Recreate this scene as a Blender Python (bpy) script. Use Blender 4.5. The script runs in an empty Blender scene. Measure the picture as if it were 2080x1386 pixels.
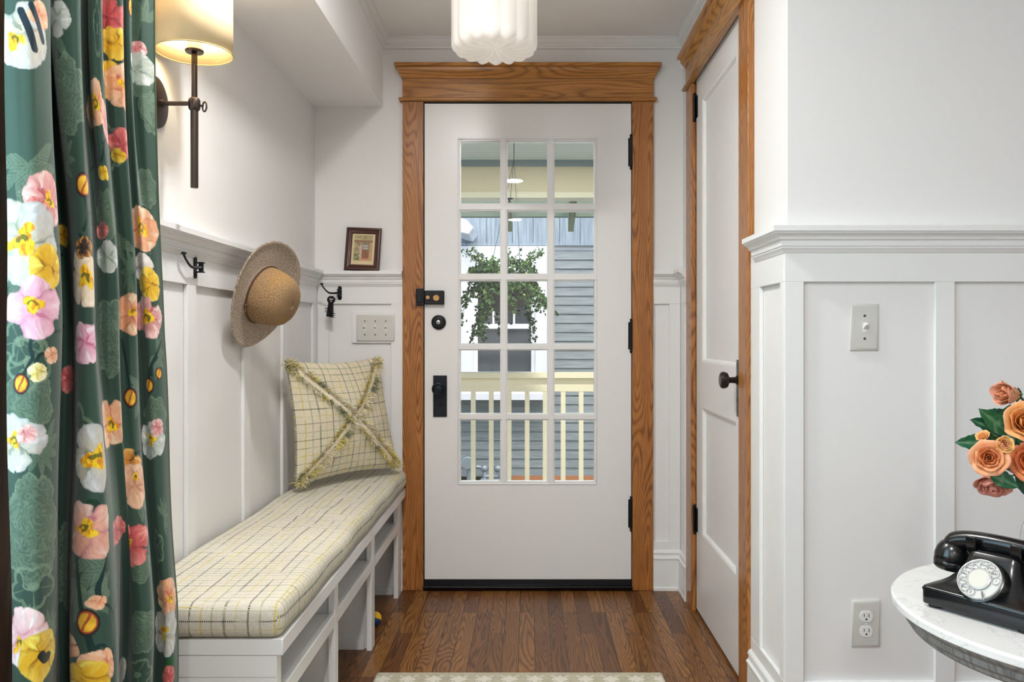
import bpy, bmesh, math, random
import numpy as np
from mathutils import Vector, Matrix, Euler
PI = math.pi
D = bpy.data
scn = bpy.context.scene
COL = scn.collection
F, CX, CY, EYE = 1640.0, 1075.0, 683.0, 1.12      # focal length in pixels of the 2080 px frame, horizon, eye height

# ------------------------------------------------------------------ camera, world, lights, exposure
cam = D.cameras.new('camera'); camo = D.objects.new('camera', cam); COL.objects.link(camo)
camo.location = (0, 0, EYE); camo.rotation_euler = (PI/2, 0, 0)
cam.sensor_width = 36; cam.lens = F/2080*36
cam.shift_x = -35/2080; cam.shift_y = -10/2080
cam.clip_start = 0.02; cam.clip_end = 200
scn.camera = camo
scn.view_settings.view_transform = 'Standard'; scn.view_settings.look = 'None'
scn.view_settings.gamma = 1; scn.view_settings.use_curve_mapping = False
scn.view_settings.exposure = 0.92

w = D.worlds.new('world'); scn.world = w; w.use_nodes = True
wn = w.node_tree; wn.nodes.clear()
sky = wn.nodes.new('ShaderNodeTexSky'); sky.sky_type = 'NISHITA'; sky.sun_disc = False
sky.sun_elevation = math.radians(48); sky.sun_rotation = math.radians(150); sky.air_density = 1.0; sky.dust_density = 2.5
bg = wn.nodes.new('ShaderNodeBackground'); bg.inputs['Strength'].default_value = 0.235
wo = wn.nodes.new('ShaderNodeOutputWorld')
wn.links.new(sky.outputs[0], bg.inputs['Color']); wn.links.new(bg.outputs[0], wo.inputs['Surface'])

def area(name, loc, target, sx, sy, power, col=(1, 1, 1)):
    l = D.lights.new(name, 'AREA'); l.shape = 'RECTANGLE'; l.size = sx; l.size_y = sy; l.energy = power; l.color = col
    o = D.objects.new(name, l); COL.objects.link(o); o.location = loc
    o.rotation_euler = (Vector(target)-Vector(loc)).to_track_quat('-Z', 'Y').to_euler()
    return o
FILL_TINT = (0.95, 0.98, 1.0)
DOWNLIGHTS = [(-0.13, 0.37, 12.5), (-0.36, 1.85, 10.5), (-0.16, -1.90, 12.0)]      # recessed ceiling lights: x, y, watts; middle one added to brighten the entry
PORCH_FILL = (0.2, 4.6)  # position of the unseen lamp added for the porch
area('window_daylight_side', (-0.96, 0.70, 1.40), (1, 0.75, 1.30), 1.05, 1.35, 9, (0.60, 0.88, 1.0))
area('fill_light_left', (-0.93, -1.25, 1.45), (1, -1.2, 1.25), 1.6, 1.6, 13, FILL_TINT)  # added fill for the closet side; no window is built here
area('fill_light_back', (2.2, -2.95, 1.45), (1.2, 3, 1.25), 2.1, 1.7, 2.5, FILL_TINT)  # added fill from behind the camera; the back wall is solid
area('fill_light_far_side', (3.35, 0.0, 1.45), (0, 1.4, 1.2), 1.8, 1.5, 3.5, FILL_TINT)  # added fill toward the left wall; no opening behind it
sun = D.lights.new('sun', 'SUN'); sun.energy = 0.8; sun.angle = math.radians(20); sun.color = (1, 0.97, 0.92)
so = D.objects.new('sun', sun); COL.objects.link(so); so.rotation_euler = (math.radians(38), 0, math.radians(-20)); so.location = (0, 0, 12)

# ------------------------------------------------------------------ helpers
def srgb(r, g, b):
    f = lambda c: (c/12.92 if c <= 0.04045 else ((c+0.055)/1.055)**2.4)
    return (f(r/255), f(g/255), f(b/255), 1)

def X(px, d): return (px-CX)/F*d          # world X seen at pixel column px at distance d
def Z(py, d): return EYE-(py-CY)/F*d

def mat(name, col=(0.8, 0.8, 0.8, 1), rough=0.5, metal=0.0, spec=0.5, **kw):
    m = D.materials.new(name); m.use_nodes = True
    b = m.node_tree.nodes['Principled BSDF']
    b.inputs['Base Color'].default_value = col if len(col) == 4 else (*col, 1)
    b.inputs['Roughness'].default_value = rough; b.inputs['Metallic'].default_value = metal
    b.inputs['Specular IOR Level'].default_value = spec
    for k, v in kw.items(): b.inputs[k.replace('_', ' ')].default_value = v
    return m

class NT:
    """small node builder"""
    def __init__(s, m): s.m = m; s.t = m.node_tree; s.b = s.t.nodes['Principled BSDF']
    def n(s, typ, **kw):
        nd = s.t.nodes.new(typ)
        for k, v in kw.items(): setattr(nd, k, v)
        return nd
    def l(s, a, b): s.t.links.new(a, b)
    def val(s, sock, v):
        if hasattr(v, 'links'): s.l(v, sock)
        else: sock.default_value = v
    def math(s, op, a, b=None, c=None, clamp=False):
        nd = s.n('ShaderNodeMath', operation=op); nd.use_clamp = clamp
        s.val(nd.inputs[0], a)
        if b is not None: s.val(nd.inputs[1], b)
        if c is not None: s.val(nd.inputs[2], c)
        return nd.outputs[0]
    def vec(s, op, a, b):
        nd = s.n('ShaderNodeVectorMath', operation=op); s.val(nd.inputs[0], a); s.val(nd.inputs[1], b); return nd.outputs[0]
    def comb(s, x, y, z):
        nd = s.n('ShaderNodeCombineXYZ'); [s.val(nd.inputs[i], v) for i, v in enumerate((x, y, z))]; return nd.outputs[0]
    def noise(s, v, scale=1, detail=2, rough=0.5, dist=0):
        nd = s.n('ShaderNodeTexNoise'); s.l(v, nd.inputs['Vector']); nd.inputs['Scale'].default_value = scale
        nd.inputs['Detail'].default_value = detail; nd.inputs['Roughness'].default_value = rough; nd.inputs['Distortion'].default_value = dist
        return nd.outputs['Fac']
    def ramp(s, f, stops, interp='LINEAR'):
        nd = s.n('ShaderNodeValToRGB'); cr = nd.color_ramp; cr.interpolation = interp
        while len(cr.elements) < len(stops): cr.elements.new(0.5)
        for e, (p, c) in zip(cr.elements, stops): e.position = p; e.color = c
        s.l(f, nd.inputs[0]); return nd
    def mix(s, f, a, b, mode='MIX'):
        nd = s.n('ShaderNodeMix', data_type='RGBA', blend_type=mode)
        s.val(nd.inputs[0], f); s.val(nd.inputs[6], a); s.val(nd.inputs[7], b); return nd.outputs[2]
    def bump(s, h, strength=0.3, dist=0.002):
        nd = s.n('ShaderNodeBump'); nd.inputs['Strength'].default_value = strength; nd.inputs['Distance'].default_value = dist
        s.l(h, nd.inputs['Height']); s.l(nd.outputs[0], s.b.inputs['Normal'])
    def obj(s): return s.n('ShaderNodeTexCoord').outputs['Object']
    def base(s, c): s.l(c, s.b.inputs['Base Color'])

def paint_mat(name, col, rough=0.45, bump=0.04):
    m = mat(name, col, rough, spec=0.4); t = NT(m); o = t.obj()
    t.bump(t.noise(o, 220, 2), bump, 0.0006); return m

def oak_mat(name, axis, light, dark, rough=0.32, freq=1.0, seed=0.0):
    m = mat(name, light, rough, spec=0.5); t = NT(m)
    sp = t.n('ShaderNodeSeparateXYZ'); t.l(t.obj(), sp.inputs[0]); s = [sp.outputs[i] for i in range(3)]
    a = s[axis]; o1, o2 = [s[i] for i in range(3) if i != axis]
    v = t.comb(t.math('MULTIPLY_ADD', a, 0.85, seed), t.math('MULTIPLY', o1, 9.0), t.math('MULTIPLY', o2, 9.0))
    n1 = t.noise(v, 1.0, 1.0, 0.4, 0.25)
    rings = t.math('SINE', t.math('MULTIPLY', n1, 210*freq))
    rings = t.math('POWER', t.math('MULTIPLY_ADD', rings, .5, .5), 2.0)
    fv = t.comb(t.math('MULTIPLY', a, 14), t.math('MULTIPLY', o1, 520), t.math('MULTIPLY', o2, 520))
    fib = t.noise(fv, 1, 3, 0.6)
    broad = t.noise(t.comb(t.math('MULTIPLY', a, 2), t.math('MULTIPLY', o1, 22), t.math('MULTIPLY', o2, 22)), 1, 2)
    g = t.math('ADD', t.math('ADD', t.math('MULTIPLY', rings, 0.22), t.math('MULTIPLY', fib, 0.66)), t.math('MULTIPLY', broad, 0.25))
    r = t.ramp(g, [(0.30, light), (0.52, [l*0.62+d*0.38 for l, d in zip(light, dark)]), (0.78, dark)])
    t.base(r.outputs[0]); t.bump(fib, 0.12, 0.001); return m

WALL = paint_mat('wall_paint', (0.81, 0.805, 0.80, 1), 0.55)
CEIL = paint_mat('ceiling_paint', (0.90, 0.90, 0.90, 1), 0.6)
TRIM = paint_mat('white_trim_paint', (0.82, 0.825, 0.825, 1), 0.30, 0.02)
DOORW = paint_mat('white_door_paint', (0.81, 0.81, 0.81, 1), 0.28, 0.02)
oL, oD = srgb(190, 126, 64), srgb(106, 58, 26)
OAKZ = oak_mat('oak_vertical', 2, oL, oD, 0.26, 1.25)
OAKX = oak_mat('oak_horizontal', 0, srgb(200, 140, 70), srgb(124, 74, 32), 0.28, .8, 3.1)
OAKY = oak_mat('oak_depthwise', 1, srgb(200, 142, 72), srgb(122, 76, 34), 0.26, .85, 7.7)
WALNUT = oak_mat('dark_stained_wood', 2, srgb(110, 70, 52), srgb(58, 34, 28), 0.4, .5)
BLACK = mat('black_iron', srgb(24, 25, 30), 0.42, 0.6)
BLACKM = mat('black_matte_metal', srgb(20, 22, 28), 0.5, 0.3)
BRONZE = mat('dark_bronze', srgb(72, 62, 56), 0.38, 0.75)
PEWTER = mat('aged_pewter', srgb(84, 88, 92), 0.36, 0.85)
KNOBM = mat('oiled_bronze', srgb(62, 54, 50), 0.28, 0.85)
BRASS = mat('brass', srgb(190, 150, 96), 0.3, 0.9)
STEEL = mat('steel', srgb(190, 190, 190), 0.3, 1.0)
PLATE = mat('switch_plate_plastic', srgb(206, 205, 200), 0.35)
TOGGLE = mat('switch_toggle_plastic', srgb(232, 232, 230), 0.25)
DARK = mat('black_hole', srgb(10, 10, 11), 0.8)

def attr_mat(name, rough=0.6, tint=0.0, spec=0.3, weave=0, attr='print'):
    m = mat(name, (0.5, 0.5, 0.5, 1), rough, spec=spec); t = NT(m)
    a = t.n('ShaderNodeAttribute', attribute_name=attr)
    c = a.outputs['Color']
    if tint:
        n = t.noise(t.obj(), 260, 2); c = t.mix(tint, c, t.ramp(n, [(0.3, (0.2, 0.2, 0.2, 1)), (0.7, (1, 1, 1, 1))]).outputs[0], 'MULTIPLY')
    t.base(c)
    if weave: t.bump(t.noise(t.obj(), weave, 2), 0.25, 0.0006)
    return m

class MB:
    def __init__(s): s.v = []; s.f = []; s.c = []; s.col = None
    def add(s, vs, fs):
        o = len(s.v); s.v += [tuple(p) for p in vs]; s.f += [tuple(i+o for i in f) for f in fs]
        if s.col is not None: s.c += [s.col]*len(vs)
        return s
    def box(s, x0, x1, y0, y1, z0, z1, M=None):
        vs = [(x, y, z) for z in (z0, z1) for y in (y0, y1) for x in (x0, x1)]
        if M is not None: vs = [M @ Vector(p) for p in vs]
        return s.add(vs, [(0, 2, 3, 1), (4, 5, 7, 6), (0, 1, 5, 4), (2, 6, 7, 3), (0, 4, 6, 2), (1, 3, 7, 5)])
    def loft(s, rings, closed=True, cap=True):
        n = len(rings[0]); vs = [p for r in rings for p in r]; fs = []
        for i in range(len(rings)-1):
            for j in range(n if closed else n-1):
                k = (j+1) % n; fs.append((i*n+j, i*n+k, (i+1)*n+k, (i+1)*n+j))
        if cap and closed: fs.append(tuple(range(n))[::-1]); fs.append(tuple((len(rings)-1)*n+j for j in range(n)))
        return s.add(vs, fs)
    def lathe(s, prof, c=(0, 0, 0), M=None, n=32, cap=True, wob=None):
        M = M or Matrix.Identity(3); c = Vector(c); rings = []
        for r, z in prof:
            rings.append([c+M @ Vector((r*(wob(a, r, z) if wob else 1)*math.cos(a), r*(wob(a, r, z) if wob else 1)*math.sin(a), z)) for a in [2*PI*j/n for j in range(n)]])
        return s.loft(rings, True, cap)
    def tube(s, path, r, n=10, cap=True):
        path = [Vector(p) for p in path]; m = len(path); rr = r if hasattr(r, '__len__') else [r]*m
        t0 = (path[1]-path[0]).normalized(); up = Vector((0, 0, 1)) if abs(t0.z) < 0.9 else Vector((1, 0, 0))
        u = t0.cross(up).normalized(); rings = []
        for i, p in enumerate(path):
            t = (path[min(i+1, m-1)]-path[max(i-1, 0)]).normalized()
            u = (u-t*u.dot(t)).normalized(); v = t.cross(u)
            rings.append([p+(u*math.cos(2*PI*j/n)+v*math.sin(2*PI*j/n))*rr[i] for j in range(n)])
        return s.loft(rings, True, cap)
    def cyl(s, a, b, r, n=20): return s.tube([a, b], r, n)
    def grid(s, fn, nu, nv, wrapu=False, wrapv=False):
        vs = [fn(i/(nu if wrapu else nu-1), j/(nv if wrapv else nv-1)) for j in range(nv) for i in range(nu)]; fs = []
        for j in range(nv if wrapv else nv-1):
            for i in range(nu if wrapu else nu-1):
                a = j*nu+i; b = j*nu+(i+1) % nu; c = ((j+1) % nv)*nu+(i+1) % nu; d = ((j+1) % nv)*nu+i
                fs.append((a, b, c, d))
        return s.add(vs, fs)
    def sphere(s, c, r, nu=24, nv=14, sc=(1, 1, 1)):
        c = Vector(c)
        return s.grid(lambda u, v: c+Vector((r*sc[0]*math.cos(2*PI*u)*math.sin(PI*v), r*sc[1]*math.sin(2*PI*u)*math.sin(PI*v), r*sc[2]*math.cos(PI*v))), nu, nv, True)
    def prism(s, poly, fn, t0, t1):
        """poly of 2D points, fn(a, b, t) -> 3D"""
        n = len(poly)
        return s.loft([[fn(a, b, t0) for a, b in poly], [fn(a, b, t1) for a, b in poly]])
    def sweep(s, path, prof, ztop=0, z_off=0):
        """moulding along a plan path; prof = (out, z); out is to the right of the direction of travel"""
        P = [Vector((p[0], p[1])) for p in path]; rings = []
        for i, p in enumerate(P):
            ns = []
            if i > 0: d = (P[i]-P[i-1]).normalized(); ns.append(Vector((d.y, -d.x)))
            if i < len(P)-1: d = (P[i+1]-P[i]).normalized(); ns.append(Vector((d.y, -d.x)))
            m = ns[0] if len(ns) == 1 else (ns[0]+ns[1])/(1+ns[0].dot(ns[1]))
            rings.append([Vector((p.x+m.x*o, p.y+m.y*o, ztop+z)) for o, z in prof])
        return s.loft(rings)
    def build(s, name, m, parent=None, smooth=True, bevel=0, seg=2, angle=35, origin=None, uv=None, mods=None, recalc=True, weld=False):
        me = D.meshes.new(name)
        if parent is not None: off = PLOC[parent.name]
        elif origin is not None: off = Vector(origin)
        else:
            a = np.array([tuple(p) for p in s.v]); lo, hi = a.min(0), a.max(0); off = Vector(((lo[0]+hi[0])/2, (lo[1]+hi[1])/2, lo[2]))
        me.from_pydata([(p[0]-off.x, p[1]-off.y, p[2]-off.z) for p in s.v], [], s.f)
        if recalc or weld:
            bm = bmesh.new(); bm.from_mesh(me)
            if weld: bmesh.ops.remove_doubles(bm, verts=bm.verts, dist=1e-5)
            if recalc: bmesh.ops.recalc_face_normals(bm, faces=bm.faces)
            bm.to_mesh(me); bm.free()
        if s.c and not weld:
            ca = me.color_attributes.new('print', 'FLOAT_COLOR', 'POINT')
            ca.data.foreach_set('color', np.array(s.c, dtype=np.float32).ravel())
        if uv == 'box':
            ul = me.uv_layers.new(name='UVMap')
            for p in me.polygons:
                nx, ny, nz = map(abs, p.normal)
                for li in p.loop_indices:
                    v = me.vertices[me.loops[li].vertex_index].co+off
                    ul.data[li].uv = (v.x, v.y) if nz >= max(nx, ny) else ((v.z+0.35, v.y) if nx > ny else (v.x, v.z*1.0))
        me.materials.append(m)
        o = D.objects.new(name, me); COL.objects.link(o); PLOC[o.name] = off
        if parent is not None: o.parent = parent
        else: o.location = off
        if smooth:
            me.shade_smooth(); me.set_sharp_from_angle(angle=math.radians(angle))
        if bevel:
            b = o.modifiers.new('bevel', 'BEVEL'); b.width = bevel; b.segments = seg; b.limit_method = 'ANGLE'; b.angle_limit = math.radians(40)
        return o
PLOC = {}
def thing(name, loc, label=None, cat=None, group=None, kind=None):
    o = D.objects.new(name, None); COL.objects.link(o); o.location = loc; o.empty_display_size = 0.05
    PLOC[o.name] = Vector(loc); return tag(o, label, cat, group, kind)
def tag(o, label=None, cat=None, group=None, kind=None):
    if label: o['label'] = label
    if cat: o['category'] = cat
    if group: o['group'] = group
    if kind: o['kind'] = kind
    return o
def B(*bs):
    m = MB()
    for b in bs: m.box(*b)
    return m
def struct(o, label=None, cat=None): return tag(o, label, cat, kind='structure')
def copy_tree(o, parent=None):
    c = o.copy(); COL.objects.link(c)
    if parent is not None: c.parent = parent
    for ch in list(o.children): copy_tree(ch, c)
    return c
def frame(zdir, up=(0, 0, 1)):
    z = Vector(zdir).normalized(); u = Vector(up)
    if abs(z.dot(u)) > 0.98: u = Vector((0, 1, 0))
    x = u.cross(z).normalized(); y = z.cross(x)
    return Matrix((x, y, z)).transposed()

# value noise for painted prints
_rs = np.random.RandomState(7); _T = _rs.rand(256, 256)
def vn(x, y):
    x = np.asarray(x, float); y = np.asarray(y, float)
    xi = np.floor(x).astype(int); yi = np.floor(y).astype(int); fx = x-xi; fy = y-yi
    fx = fx*fx*(3-2*fx); fy = fy*fy*(3-2*fy); g = lambda a, b: _T[a & 255, b & 255]
    return (g(xi, yi)*(1-fx)+g(xi+1, yi)*fx)*(1-fy)+(g(xi, yi+1)*(1-fx)+g(xi+1, yi+1)*fx)*fy
def fbm(x, y): return 0.55*vn(x, y)+0.3*vn(x*2.1+7, y*2.1+3)+0.15*vn(x*4.3+1, y*4.3+9)
def lin(c): c = np.array(c)/255.0; return np.where(c <= 0.04045, c/12.92, ((c+0.055)/1.055)**2.4)

# ------------------------------------------------------------------ room dimensions
LX, RX, DY, WY = -0.948, 0.680, 3.573, 2.124      # left wall, right wall, door wall, living-side wall
LW, RW, DW, WW = LX+0.012, RX-0.012, DY-0.012, WY-0.012   # faces of the wainscot boards
CH = 2.437; EX, BK = 3.4, -3.0
RAILZ = 1.405
c0, c3 = X(817.5, DY-0.021), X(1327, DY-0.021)

# floor
def floor_mat():
    m = mat('oak_floor', (0.2, 0.1, 0.05, 1), 0.34, spec=0.32); t = NT(m)
    sp = t.n('ShaderNodeSeparateXYZ'); t.l(t.obj(), sp.inputs[0]); x, y = sp.outputs[0], sp.outputs[1]
    br = t.n('ShaderNodeTexBrick'); br.offset = 0.37; br.offset_frequency = 3; br.squash = 1
    t.l(t.comb(t.math('ADD', y, 40.13), t.math('ADD', x, 40.0), 0), br.inputs['Vector'])
    br.inputs['Color1'].default_value = (0, 0, 0, 1); br.inputs['Color2'].default_value = (1, 1, 1, 1); br.inputs['Mortar'].default_value = (0.5, 0.5, 0.5, 1)
    br.inputs['Scale'].default_value = 1; br.inputs['Brick Width'].default_value = 0.62; br.inputs['Row Height'].default_value = 0.0575
    br.inputs['Mortar Size'].default_value = 0.0011; br.inputs['Mortar Smooth'].default_value = 0.1
    rnd = br.outputs['Color']; rv = t.math('MULTIPLY', rnd, 57.0)
    n1 = t.noise(t.comb(t.math('MULTIPLY_ADD', y, 1.3, rv), t.math('MULTIPLY', x, 13), rv), 1, 1.0, 0.4, 0.3)
    rings = t.math('POWER', t.math('MULTIPLY_ADD', t.math('SINE', t.math('MULTIPLY', n1, 150)), .5, .5), 1.6)
    fib = t.noise(t.comb(t.math('MULTIPLY_ADD', y, 12, rv), t.math('MULTIPLY', x, 420), 0), 1, 3, 0.6)
    g = t.math('ADD', t.math('MULTIPLY', rings, 0.26), t.math('MULTIPLY', fib, 0.68))
    r = t.ramp(g, [(0.22, srgb(162, 116, 70)), (0.46, srgb(134, 92, 54)), (0.74, srgb(72, 46, 26))])
    tint = t.ramp(rnd, [(0, srgb(176, 160, 148)), (0.3, srgb(214, 204, 190)), (0.65, srgb(234, 226, 208)), (1, srgb(255, 252, 230))])
    c = t.mix(1.0, r.outputs[0], tint.outputs[0], 'MULTIPLY')
    c = t.mix(br.outputs['Fac'], c, srgb(38, 22, 14)); t.base(c)
    t.val(t.b.inputs['Roughness'], t.math('MULTIPLY_ADD', fib, 0.18, 0.22))
    t.bump(t.math('SUBTRACT', fib, t.math('MULTIPLY', br.outputs['Fac'], 3)), 0.12, 0.001)
    return m
FLOORM = floor_mat()
struct(B((-1.1, EX+0.1, BK-0.1, DY+0.12, -0.10, 0)).build('floor', FLOORM, smooth=False, origin=(0, 0, 0)))
struct(B((-1.1, EX+0.1, BK-0.1, DY+0.12, CH, CH+0.1)).build('ceiling', CEIL, smooth=False))
# left wall with the window opening that lights the curtain
struct(B((LX-0.12, LX, 1.36, DY+0.1, 0, CH), (LX-0.12, LX, BK, 0.05, 0, CH), (LX-0.12, LX, 0.05, 1.36, 0, 0.62), (LX-0.12, LX, 0.05, 1.36, 2.10, CH)).build('wall_left', WALL, smooth=False))
# door wall with door opening; openings: front door X -0.466..0.452, Z 0..2.16
dx0, dx1, dzt = -0.466, 0.452, 2.150
struct(B((LX, dx0, DY, DY+0.12, 0, CH), (dx1, RX+0.12, DY, DY+0.12, 0, CH), (dx0, dx1, DY, DY+0.12, dzt, CH)).build('wall_front', WALL, smooth=False))
# closet wall
cy0, cy1, czt = 2.548, 3.29, 2.155
struct(B((RX, RX+0.12, cy1, DY, 0, CH), (RX, RX+0.12, WY+.12, cy0, 0, CH), (RX, RX+0.12, cy0, cy1, czt, CH), (RX+0.6, RX+0.7, WY+0.12, DY, 0, CH)).build('wall_right', WALL, smooth=False))
struct(B((RX, EX, WY, WY+0.12, 0, CH)).build('wall_entry', WALL, smooth=False))
struct(B((LX, EX, BK-0.12, BK, 0, CH)).build('wall_back', WALL, smooth=False))
struct(B((EX, EX+0.12, BK, WY+0.1, 0, CH)).build('wall_far_right', WALL, smooth=False))
# soffit along the left wall
struct(B((LX, X(778, DY), -0.5, DY, 2.135, CH)).build('trim_1', CEIL, smooth=False))

# wainscot boards -----------------------------------------------------------
PT, PB = 1.262, 0.215   # recess top / bottom
wz = [(0.0, PB), (PT, 1.36)]
def boards(rects, name):
    m = MB()
    for r in rects: m.box(*r)
    return struct(m.build(name, TRIM, bevel=0.0012, seg=1, smooth=False))
def stiles_along(axis_rects, lo, hi, fixed, along, cuts):
    """rails plus stiles; cuts = list of recess (a, b)"""
    R = []
    def bx(a, b, z0, z1):
        R.append((fixed[0], fixed[1], a, b, z0, z1) if along == 'y' else (a, b, fixed[0], fixed[1], z0, z1))
    bx(lo, hi, 0, PB); bx(lo, hi, PT, 1.36)
    e = [lo]+[v for c in cuts for v in c]+[hi]
    for a, b in zip(e[0::2], e[1::2]):
        if b-a > 0.002: bx(a, b, PB, PT)
    return R
boards(stiles_along(None, 1.46, DW-0.002, (LX+0.0005, LW), 'y', [(1.53, 1.78), (1.84, 2.212), (2.272, 2.651), (2.71, 3.07), (3.13, 3.50)]), 'trim_2')
R = stiles_along(None, LW, c0, (DW, DY-0.0005), 'x', [(X(669, DY), X(795, DY))])
R.append((X(716, DY), X(800, DY)-0.001, DW-.0006, DY-0.0005, Z(697, DY), Z(633, DY)))
boards(R, 'trim_3')
boards(stiles_along(None, c3, RW, (DW, DY-0.0005), 'x', [(c3+.006, X(1358.5, DY))]), 'trim_4')
boards(stiles_along(None, cy1+0.112, DW-0.002, (RW, RX-0.0005), 'y', [(cy1+0.135, 3.47)]), 'trim_5')
boards(stiles_along(None, WY-.0005, cy0-0.112, (RW, RX-0.0005), 'y', [(2.152, 2.341)]), 'trim_6')
boards(stiles_along(None, RW, 2.6, (WW, WY-0.0005), 'x', [(0.7186, 1.0624), (1.114, 1.458), (1.51, 1.854), (1.906, 2.25)]), 'trim_7')

rail = [(0, 0), (.052, 0), (.052, -.014), (.047, -.015), (.046, -.019), (.040, -.021), (.034, -.027), (.031, -.034), (.026, -.035), (.025, -.050), (.022, -.051), (.022, -.055), (.018, -.060), (.014, -.067), (.012, -.068), (0, -.068)]
def mould(name, path, prof, z, m=None): return struct(MB().sweep(path, prof, z).build(name, m or TRIM, angle=20))
mould('trim_8', [(LX, 1.46), (LX, DY), (c0, DY)], rail, RAILZ)
mould('trim_9', [(c3, DY), (RX, DY), (RX, cy1+0.111)], rail, RAILZ)
mould('trim_10', [(RX, 2.385), (RX, WY), (2.6, WY)], rail, RAILZ)
basep = [(.012, 0), (.027, 0), (.027, .012), (.024, .018), (.022, .135), (.026, .138), (.026, .143), (.020, .148), (.018, .158), (.022, .163), (.020, .170), (.015, .176), (.012, .177)]
mould('baseboard_front', [(LX, 1.95), (LX, DY), (c0, DY)], basep, 0)
mould('baseboard_corner', [(c3, DY), (RX, DY), (RX, cy1+0.1125)], basep, 0)
mould('baseboard_right', [(RX, cy0-0.1125), (RX, WY), (2.6, WY)], basep, 0)
crown = [(0, 0), (.034, 0), (.034, -.008), (.030, -.010), (.026, -.018), (.022, -.024), (.016, -.028), (.016, -.034), (.011, -.037), (.009, -.046), (0, -.048)]
mould('trim_11', [(X(778, DY), 0.6), (X(778, DY), DY), (RX, DY), (RX, WY), (EX, WY)], crown, CH)

# ------------------------------------------------------------------ door casings (oak)
cf = DY-0.021      # face of the casing at the front door
c0, c1 = X(817.5, cf), X(860, cf); c2, c3 = X(1284, cf), X(1327, cf); hz = Z(206, cf)
t = thing('door_casing', ((c0+c3)/2, cf, 0), 'wide stained oak casing with corniced head around the white front door', 'door frame'); t['kind'] = 'structure'
t.name = 'trim_12'; PLOC['trim_12'] = Vector(((c0+c3)/2, cf, 0))
B((c0, c1, cf, DY-0.001, 0, hz)).build('side_casing', OAKZ, t, bevel=0.002)
B((c2, c3, cf, DY-0.001, 0, hz)).build('side_casing', OAKZ, t, bevel=0.002)
B((c0, c3, cf-0.002, DY-0.001, hz+0.014, Z(160, cf))).build('frieze_board', OAKX, t, bevel=0.001)
MB().sweep([(c0, DY-0.001), (c0, cf), (c3, cf), (c3, DY-0.001)], [(-.01, 0), (.012, 0), (.015, .004), (.015, .011), (.012, .015), (-.01, .015)], hz).build('bead', OAKX, t, angle=20)
ctop = Z(131, cf)
MB().sweep([(c0, DY-0.001), (c0, cf), (c3, cf), (c3, DY-0.001)], [(-.01, -.062), (.003, -.062), (.005, -.055), (.010, -.046), (.017, -.036), (.020, -.028), (.021, -.018), (.026, -.016), (.032, -.014), (.032, 0), (-.01, 0)], ctop).build('cornice', OAKX, t, angle=20)
# jamb, black weatherstrip
B((dx0-0.001, dx0+0.0, cf+0.003, DY+0.11, 0, dzt)).v
jl, jr = X(862.5, 3.56), X(1282, 3.56)
B((c1-0.006, jl-0.003, cf+0.004, DY+0.11, 0, dzt), (jr+0.003, c2+0.006, cf+0.004, DY+0.11, 0, dzt), (c1-0.006, c2+0.006, cf+0.004, DY+0.11, 2.1475, dzt+0.004)).build('weather_strip', mat('black_gasket', srgb(22, 18, 16), 0.6), t)
# threshold
o = MB().prism([(3.545, 0.001), (3.533, 0.018), (3.537, 0.022), (3.556, 0.024), (3.558, 0.047), (3.69, 0.047), (3.69, 0.001)], lambda a, b, q: Vector((q, a, b)), c1, c2).build('door_threshold', mat('black_threshold', srgb(18, 20, 24), 0.35, 0.4), bevel=0.001)
tag(o, 'black metal threshold strip along the bottom of the white front door', 'threshold', kind='thing')

# ------------------------------------------------------------------ front door
yF, yB = 3.560, 3.605
d1 = thing('door_1', ((jl+jr)/2, yF, 0.05), 'white front door with fifteen glass panes in oak casing', 'door'); d1['kind'] = 'structure'
xs = [X(v, 3.568) for v in (935, 1016, 1030.5, 1111.5, 1126.5, 1207)]
zs = [Z(v, 3.568) for v in (287, 413.5, 429, 556, 571, 698, 712, 841, 854, 979)]
dz0, dz1 = Z(1177, yF), 2.145
m = B((jl, xs[0]-0.006, yF, yB, dz0, dz1), (xs[5]+0.006, jr, yF, yB, dz0, dz1), (xs[0]-0.006, xs[5]+0.006, yF, yB, zs[0]+0.006, dz1), (xs[0]-0.006, xs[5]+0.006, yF, yB, dz0, zs[9]-0.006))
m.build('door_slab', DOORW, d1, smooth=False)
m = MB()
for i in (1, 3): m.box(xs[i]+0.005, xs[i+1]-0.005, yF-0.0005, yB, zs[9]-0.007, zs[0]+0.007)
for i in (1, 3, 5, 7): m.box(xs[0]-0.007, xs[5]+0.007, yF-0.0003, yB, zs[i+1]+0.005, zs[i]-0.005)
for i in range(3):
    for j in range(5):
        a, b, u, v = xs[2*i], xs[2*i+1], zs[2*j+1], zs[2*j]
        e = 0.0065
        for (p, q, r, s_) in ((a-e, a, u-e, v+e), (b, b+e, u-e, v+e), (a, b, u-e, u), (a, b, v, v+e)): m.box(p, q, yF+0.006, yB, r, s_)
m.build('muntin_grid', DOORW, d1, smooth=False)
m = MB(); q = 0.008
for (a, b, u, v) in ((xs[0]-q-.003, xs[0]-q, zs[9]-q, zs[0]+q), (xs[5]+q, xs[5]+q+.003, zs[9]-q, zs[0]+q), (xs[0]-q-.003, xs[5]+q+.003, zs[0]+q, zs[0]+q+.003), (xs[0]-q-.003, xs[5]+q+.003, zs[9]-q-.003, zs[9]-q)):
    m.box(a, b, yF-0.003, yF+0.001, u, v)
m.build('glazing_bead', DOORW, d1, bevel=0.001, seg=1)
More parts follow.
